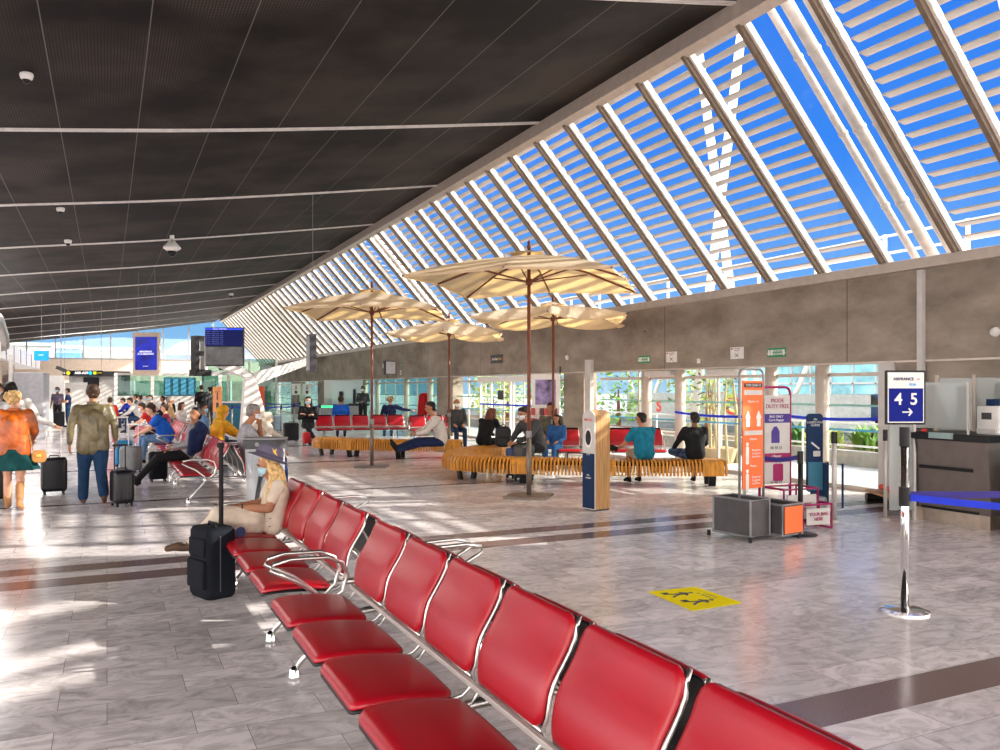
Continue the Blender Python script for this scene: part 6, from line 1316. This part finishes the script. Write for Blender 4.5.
sitter(161.5, 2.0, R(90), 'person with black hair left of the pinkish far seats', 'sit', M_SKINT, BLK, DKJ, BLK, HK, S=1.0, voxel=.016)
sitter(168, 2.1, R(0), 'person in dark clothes nearest the pinkish far seats', 'sit', M_SKINT, BLK, DKJ, BLK, HK, S=1.0, voxel=.016, hair_style='bun')
sitter(172, 1.95, R(-90), 'person with grey hair in a tan jacket turned away', 'sit', M_SKIN, TANC, DKJ, BLK, HG, S=1.05, voxel=.014, bulk=1.1, coat=True)
sitter(183, 2.0, R(-120), 'person with light brown hair behind the leaning grey tee', 'sit', M_SKIN, WHT, DKJ, BLK, HB, S=.9, voxel=.014, hair_style='bob')
sitter(163, 1.3, R(90), 'person in a dark red cardigan between the blue polo and the grey tee', 'sit', M_SKIN, cloth('wine_cloth', (.14, .01, .03)), BLK, BLK, HB, S=.9, voxel=.014)
sitter(205, 1.95, R(-80), 'person with short dark hair and blue mask next to the yellow hood', 'sit', M_SKINT, DSL, DKJ, BLK, HK, S=1.0, mask=M_MASK, voxel=.013, look=R(-20))
sitter(217, 1.98, R(-75), 'person in a mustard yellow hooded top seen from behind', 'lean', M_SKIN, MUS, DKJ, BLK, MUS, S=1.0, hair_style='hood', voxel=.012, bulk=1.1, over=dict(hed=(0, .14, 1.17), nec=(0, .10, 1.03), che=(0, .02, .84), sh=((-.18, .06, .97), (.18, .06, .97))))
person((2.02, 13.2, 0), R(-90), 'person with grey hair in a pale polo with hand at the mask, facing right', 'sit', M_SKINT, cloth('pale_stripe_cloth', (.36, .35, .38)), NAV, BLK, HG, S=1.06, sleeve='short', mask=M_MASKW, voxel=.010, bulk=1.08, fat=.02,
       over=dict(el=((-.20, .16, .86), (.26, .10, .72)), wr=((-.05, .12, 1.04), (.22, .36, .66)), hed=(0, .02, 1.22)))
X, Y = atd(255, 16.8); person((X, Y, 0), R(-100), 'person bowed under a cream coat at the foot of the white column', 'lean', M_SKIN, CRM, DKJ, BLK, CRM, S=1.0, hair_style='hood', voxel=.014, bulk=1.3, coat=True, over=dict(hed=(0, .25, 1.02), nec=(0, .2, .96)))
# staff at the glass booth
X, Y = atd(201.5, 36.5); person((X, Y, 0), R(0), 'staff person in a black waistcoat seen from behind at the glass booth', 'stand', M_SKIN, BLK, BLK, BLK, HB, S=1.03, voxel=.016)
X, Y = atd(210, 36); person((X, Y, 0), R(30), 'staff person in dark uniform with tied hair beside the waistcoat', 'stand', M_SKIN, DKG, DKG, BLK, HK, S=.98, voxel=.016, hair_style='bun')
X, Y = atd(363, 34); person((X, Y, 0), R(150), 'staff person in dark waistcoat and mask at the desk behind the red seats', 'stand', M_SKIND, DKG, BLK, BLK, HK, S=1.0, mask=M_MASKW, voxel=.014, over=dict(el=((-.26, .02, 1.13), (.26, .02, 1.13)), wr=((-.06, .26, 1.10), (.06, .26, 1.10))))
# centre
X, Y = atd(308, 24.6); person((X, Y, 0), R(160), 'person with long dark hair and blue mask seated in black, arms folded', 'sit', M_SKIN, BLK, BLK, BLK, HK, S=1.08, hair_style='long', mask=M_MASK, voxel=.012, over=dict(wr=((.06, .18, .84), (-.06, .18, .82)), an=((-.1, .46, .09), (-.30, .66, .12)), toe=((-.12, .6, .035), (-.38, .8, .2)), kn=((-.10, .42, .53), (.02, .44, .58))))
X, Y = atd(341, 27.4); person((X, Y, 0), R(-15), 'person in a bright blue top seen from behind over the red seats', 'sit', M_SKINT, BLU, DKJ, BLK, HB, S=1.08, voxel=.013)
X, Y = atd(390, 27.6); person((X, Y, 0), R(-10), 'person with sandy hair in navy resting an arm over the red seat backs', 'sit', M_SKIN, NAV, DKJ, BLK, mat('hair_sandy', (.40, .27, .14), .6, var=.2), S=1.06, voxel=.013, over=dict(el=((-.26, -.02, .78), (.42, -.06, .90)), wr=((-.2, .15, .66), (.66, -.04, .88))), hair_style='curly')
X, Y = G(432, 446, .44)[:2]; person((X + .15, Y - .15, 0), R(78), 'person in a pale shirt on the left slatted bench, legs stretched out', 'lean', M_SKINT, WHT, NAV, BLK, HK, S=1.05, voxel=.012, over=dict(hed=(0, .22, 1.20), nec=(0, .14, 1.05), che=(0, .06, .85), sh=((-.18, .1, .98), (.18, .1, .98)), kn=((-.12, .44, .50), (.10, .46, .56)), an=((-.1, .88, .36), (.12, .86, .40)), toe=((-.1, 1.0, .50), (.12, .98, .54)), wr=((-.1, .5, .70), (.1, .5, .72))))
X, Y = atd(457, 22.5); person((X, Y, 0), R(170), 'person with a bald head and mask in dark clothes seated near the sliding doors', 'sit', M_SKINT, DKG, DKJ, BLK, None, S=1.04, mask=M_MASKW, voxel=.013)
person((7.15, 15.9, 0), R(-60), 'person with long brown hair bent over a black backpack on the front bench', 'lean', M_SKIN, BLK, BLK, BLK, mat('hair_auburn', (.13, .04, .02), .5, var=.2), S=.98, hair_style='long', voxel=.012)
bp = empty('backpack', (7.35, 15.35, .44), R(-30), 'black leather backpack standing on the front bench', 'backpack'); MB().prism(rrect(.32, .42, .1, 4), -.09, .09, lambda a, b, d: (a, d, b + .21)).build('bag_body', mat('black_leather', (.010, .011, .014), .45), bp, bevel=.03); MB().prism(rrect(.22, .18, .06, 4), -.14, -.09, lambda a, b, d: (a, d, b + .12)).build('front_pocket', mat('black_leather', (.010, .011, .014), .45), bp, bevel=.02); MB().tube([(-.06, 0, .42), (0, 0, .47), (.06, 0, .42)], .01).build('handle', M_BLACK, bp)
X, Y = atd(538, 15.6); person((X, Y, 0), R(100), 'person in a charcoal hoodie sitting beyond the front bench holding a case', 'lean', M_SKINT, DKG, BLK, WSH, HK, S=1.08, voxel=.012, bulk=1.1, mask=M_MASKW)
X, Y = atd(551, 17.3); person((X, Y, 0), R(150), 'person with black hair in olive grey sitting among the red seats on the right', 'sit', M_SKINT, cloth('olive_grey_cloth', (.11, .10, .07)), BLK, WSH, HK, S=1.02, voxel=.013, hair_style='bun')
X, Y = atd(556, 16.3); person((X, Y, 0), R(130), 'child in a denim jacket and jeans on the red seats', 'sit', M_SKINT, cloth('denim_mid', (.03, .11, .30)), cloth('denim_mid', (.03, .11, .30)), WSH, HK, S=.78, voxel=.012, hair_style='bob')
person((8.28, 11.72, 0), R(-8), 'person in a turquoise tee sitting on the bench with the back to us', 'lean', M_SKINT, TRQ, cloth('beige_short', (.42, .34, .26)), BLK, HK, S=.90, sleeve='short', voxel=.010, bulk=1.28, look=R(35), barelegs=True,
       over=dict(hed=(0, .14, 1.19), nec=(0, .10, 1.04), che=(0, .04, .84), sh=((-.19, .06, .97), (.19, .06, .97)), el=((-.33, .16, .72), (.24, .28, .72)), wr=((-.40, .34, .62), (.10, .44, .64))))
tag(MB().tube([(7.90, 11.98, .60), (7.84, 12.08, .63), (7.78, 12.20, .61)], [.04, .05, .04], 10).build('black_pouch', BLK, smooth=True), 'black pouch in the hand of the person in turquoise', 'pouch')
person((9.05, 11.33, 0), R(-22), 'person in a black top with one leg folded, right end of the bench', 'sit', M_SKIND, BLK, cloth('patched_jeans', (.05, .08, .15), var=.4), BLK, HK, S=.90, voxel=.010, bulk=1.18, look=R(12), coat=False,
       over=dict(che=(0, .03, .85), nec=(0, .05, 1.05), hed=(0, .05, 1.20), sh=((-.18, .04, .98), (.18, .04, .98)), el=((-.32, .10, .74), (.24, .14, .72)), wr=((-.34, .30, .62), (.1, .38, .62)), kn=((-.38, .30, .56), (.11, .42, .53)), an=((-.05, .42, .50), (.11, .46, .09)), toe=((.05, .46, .48), (.12, .63, .035))))
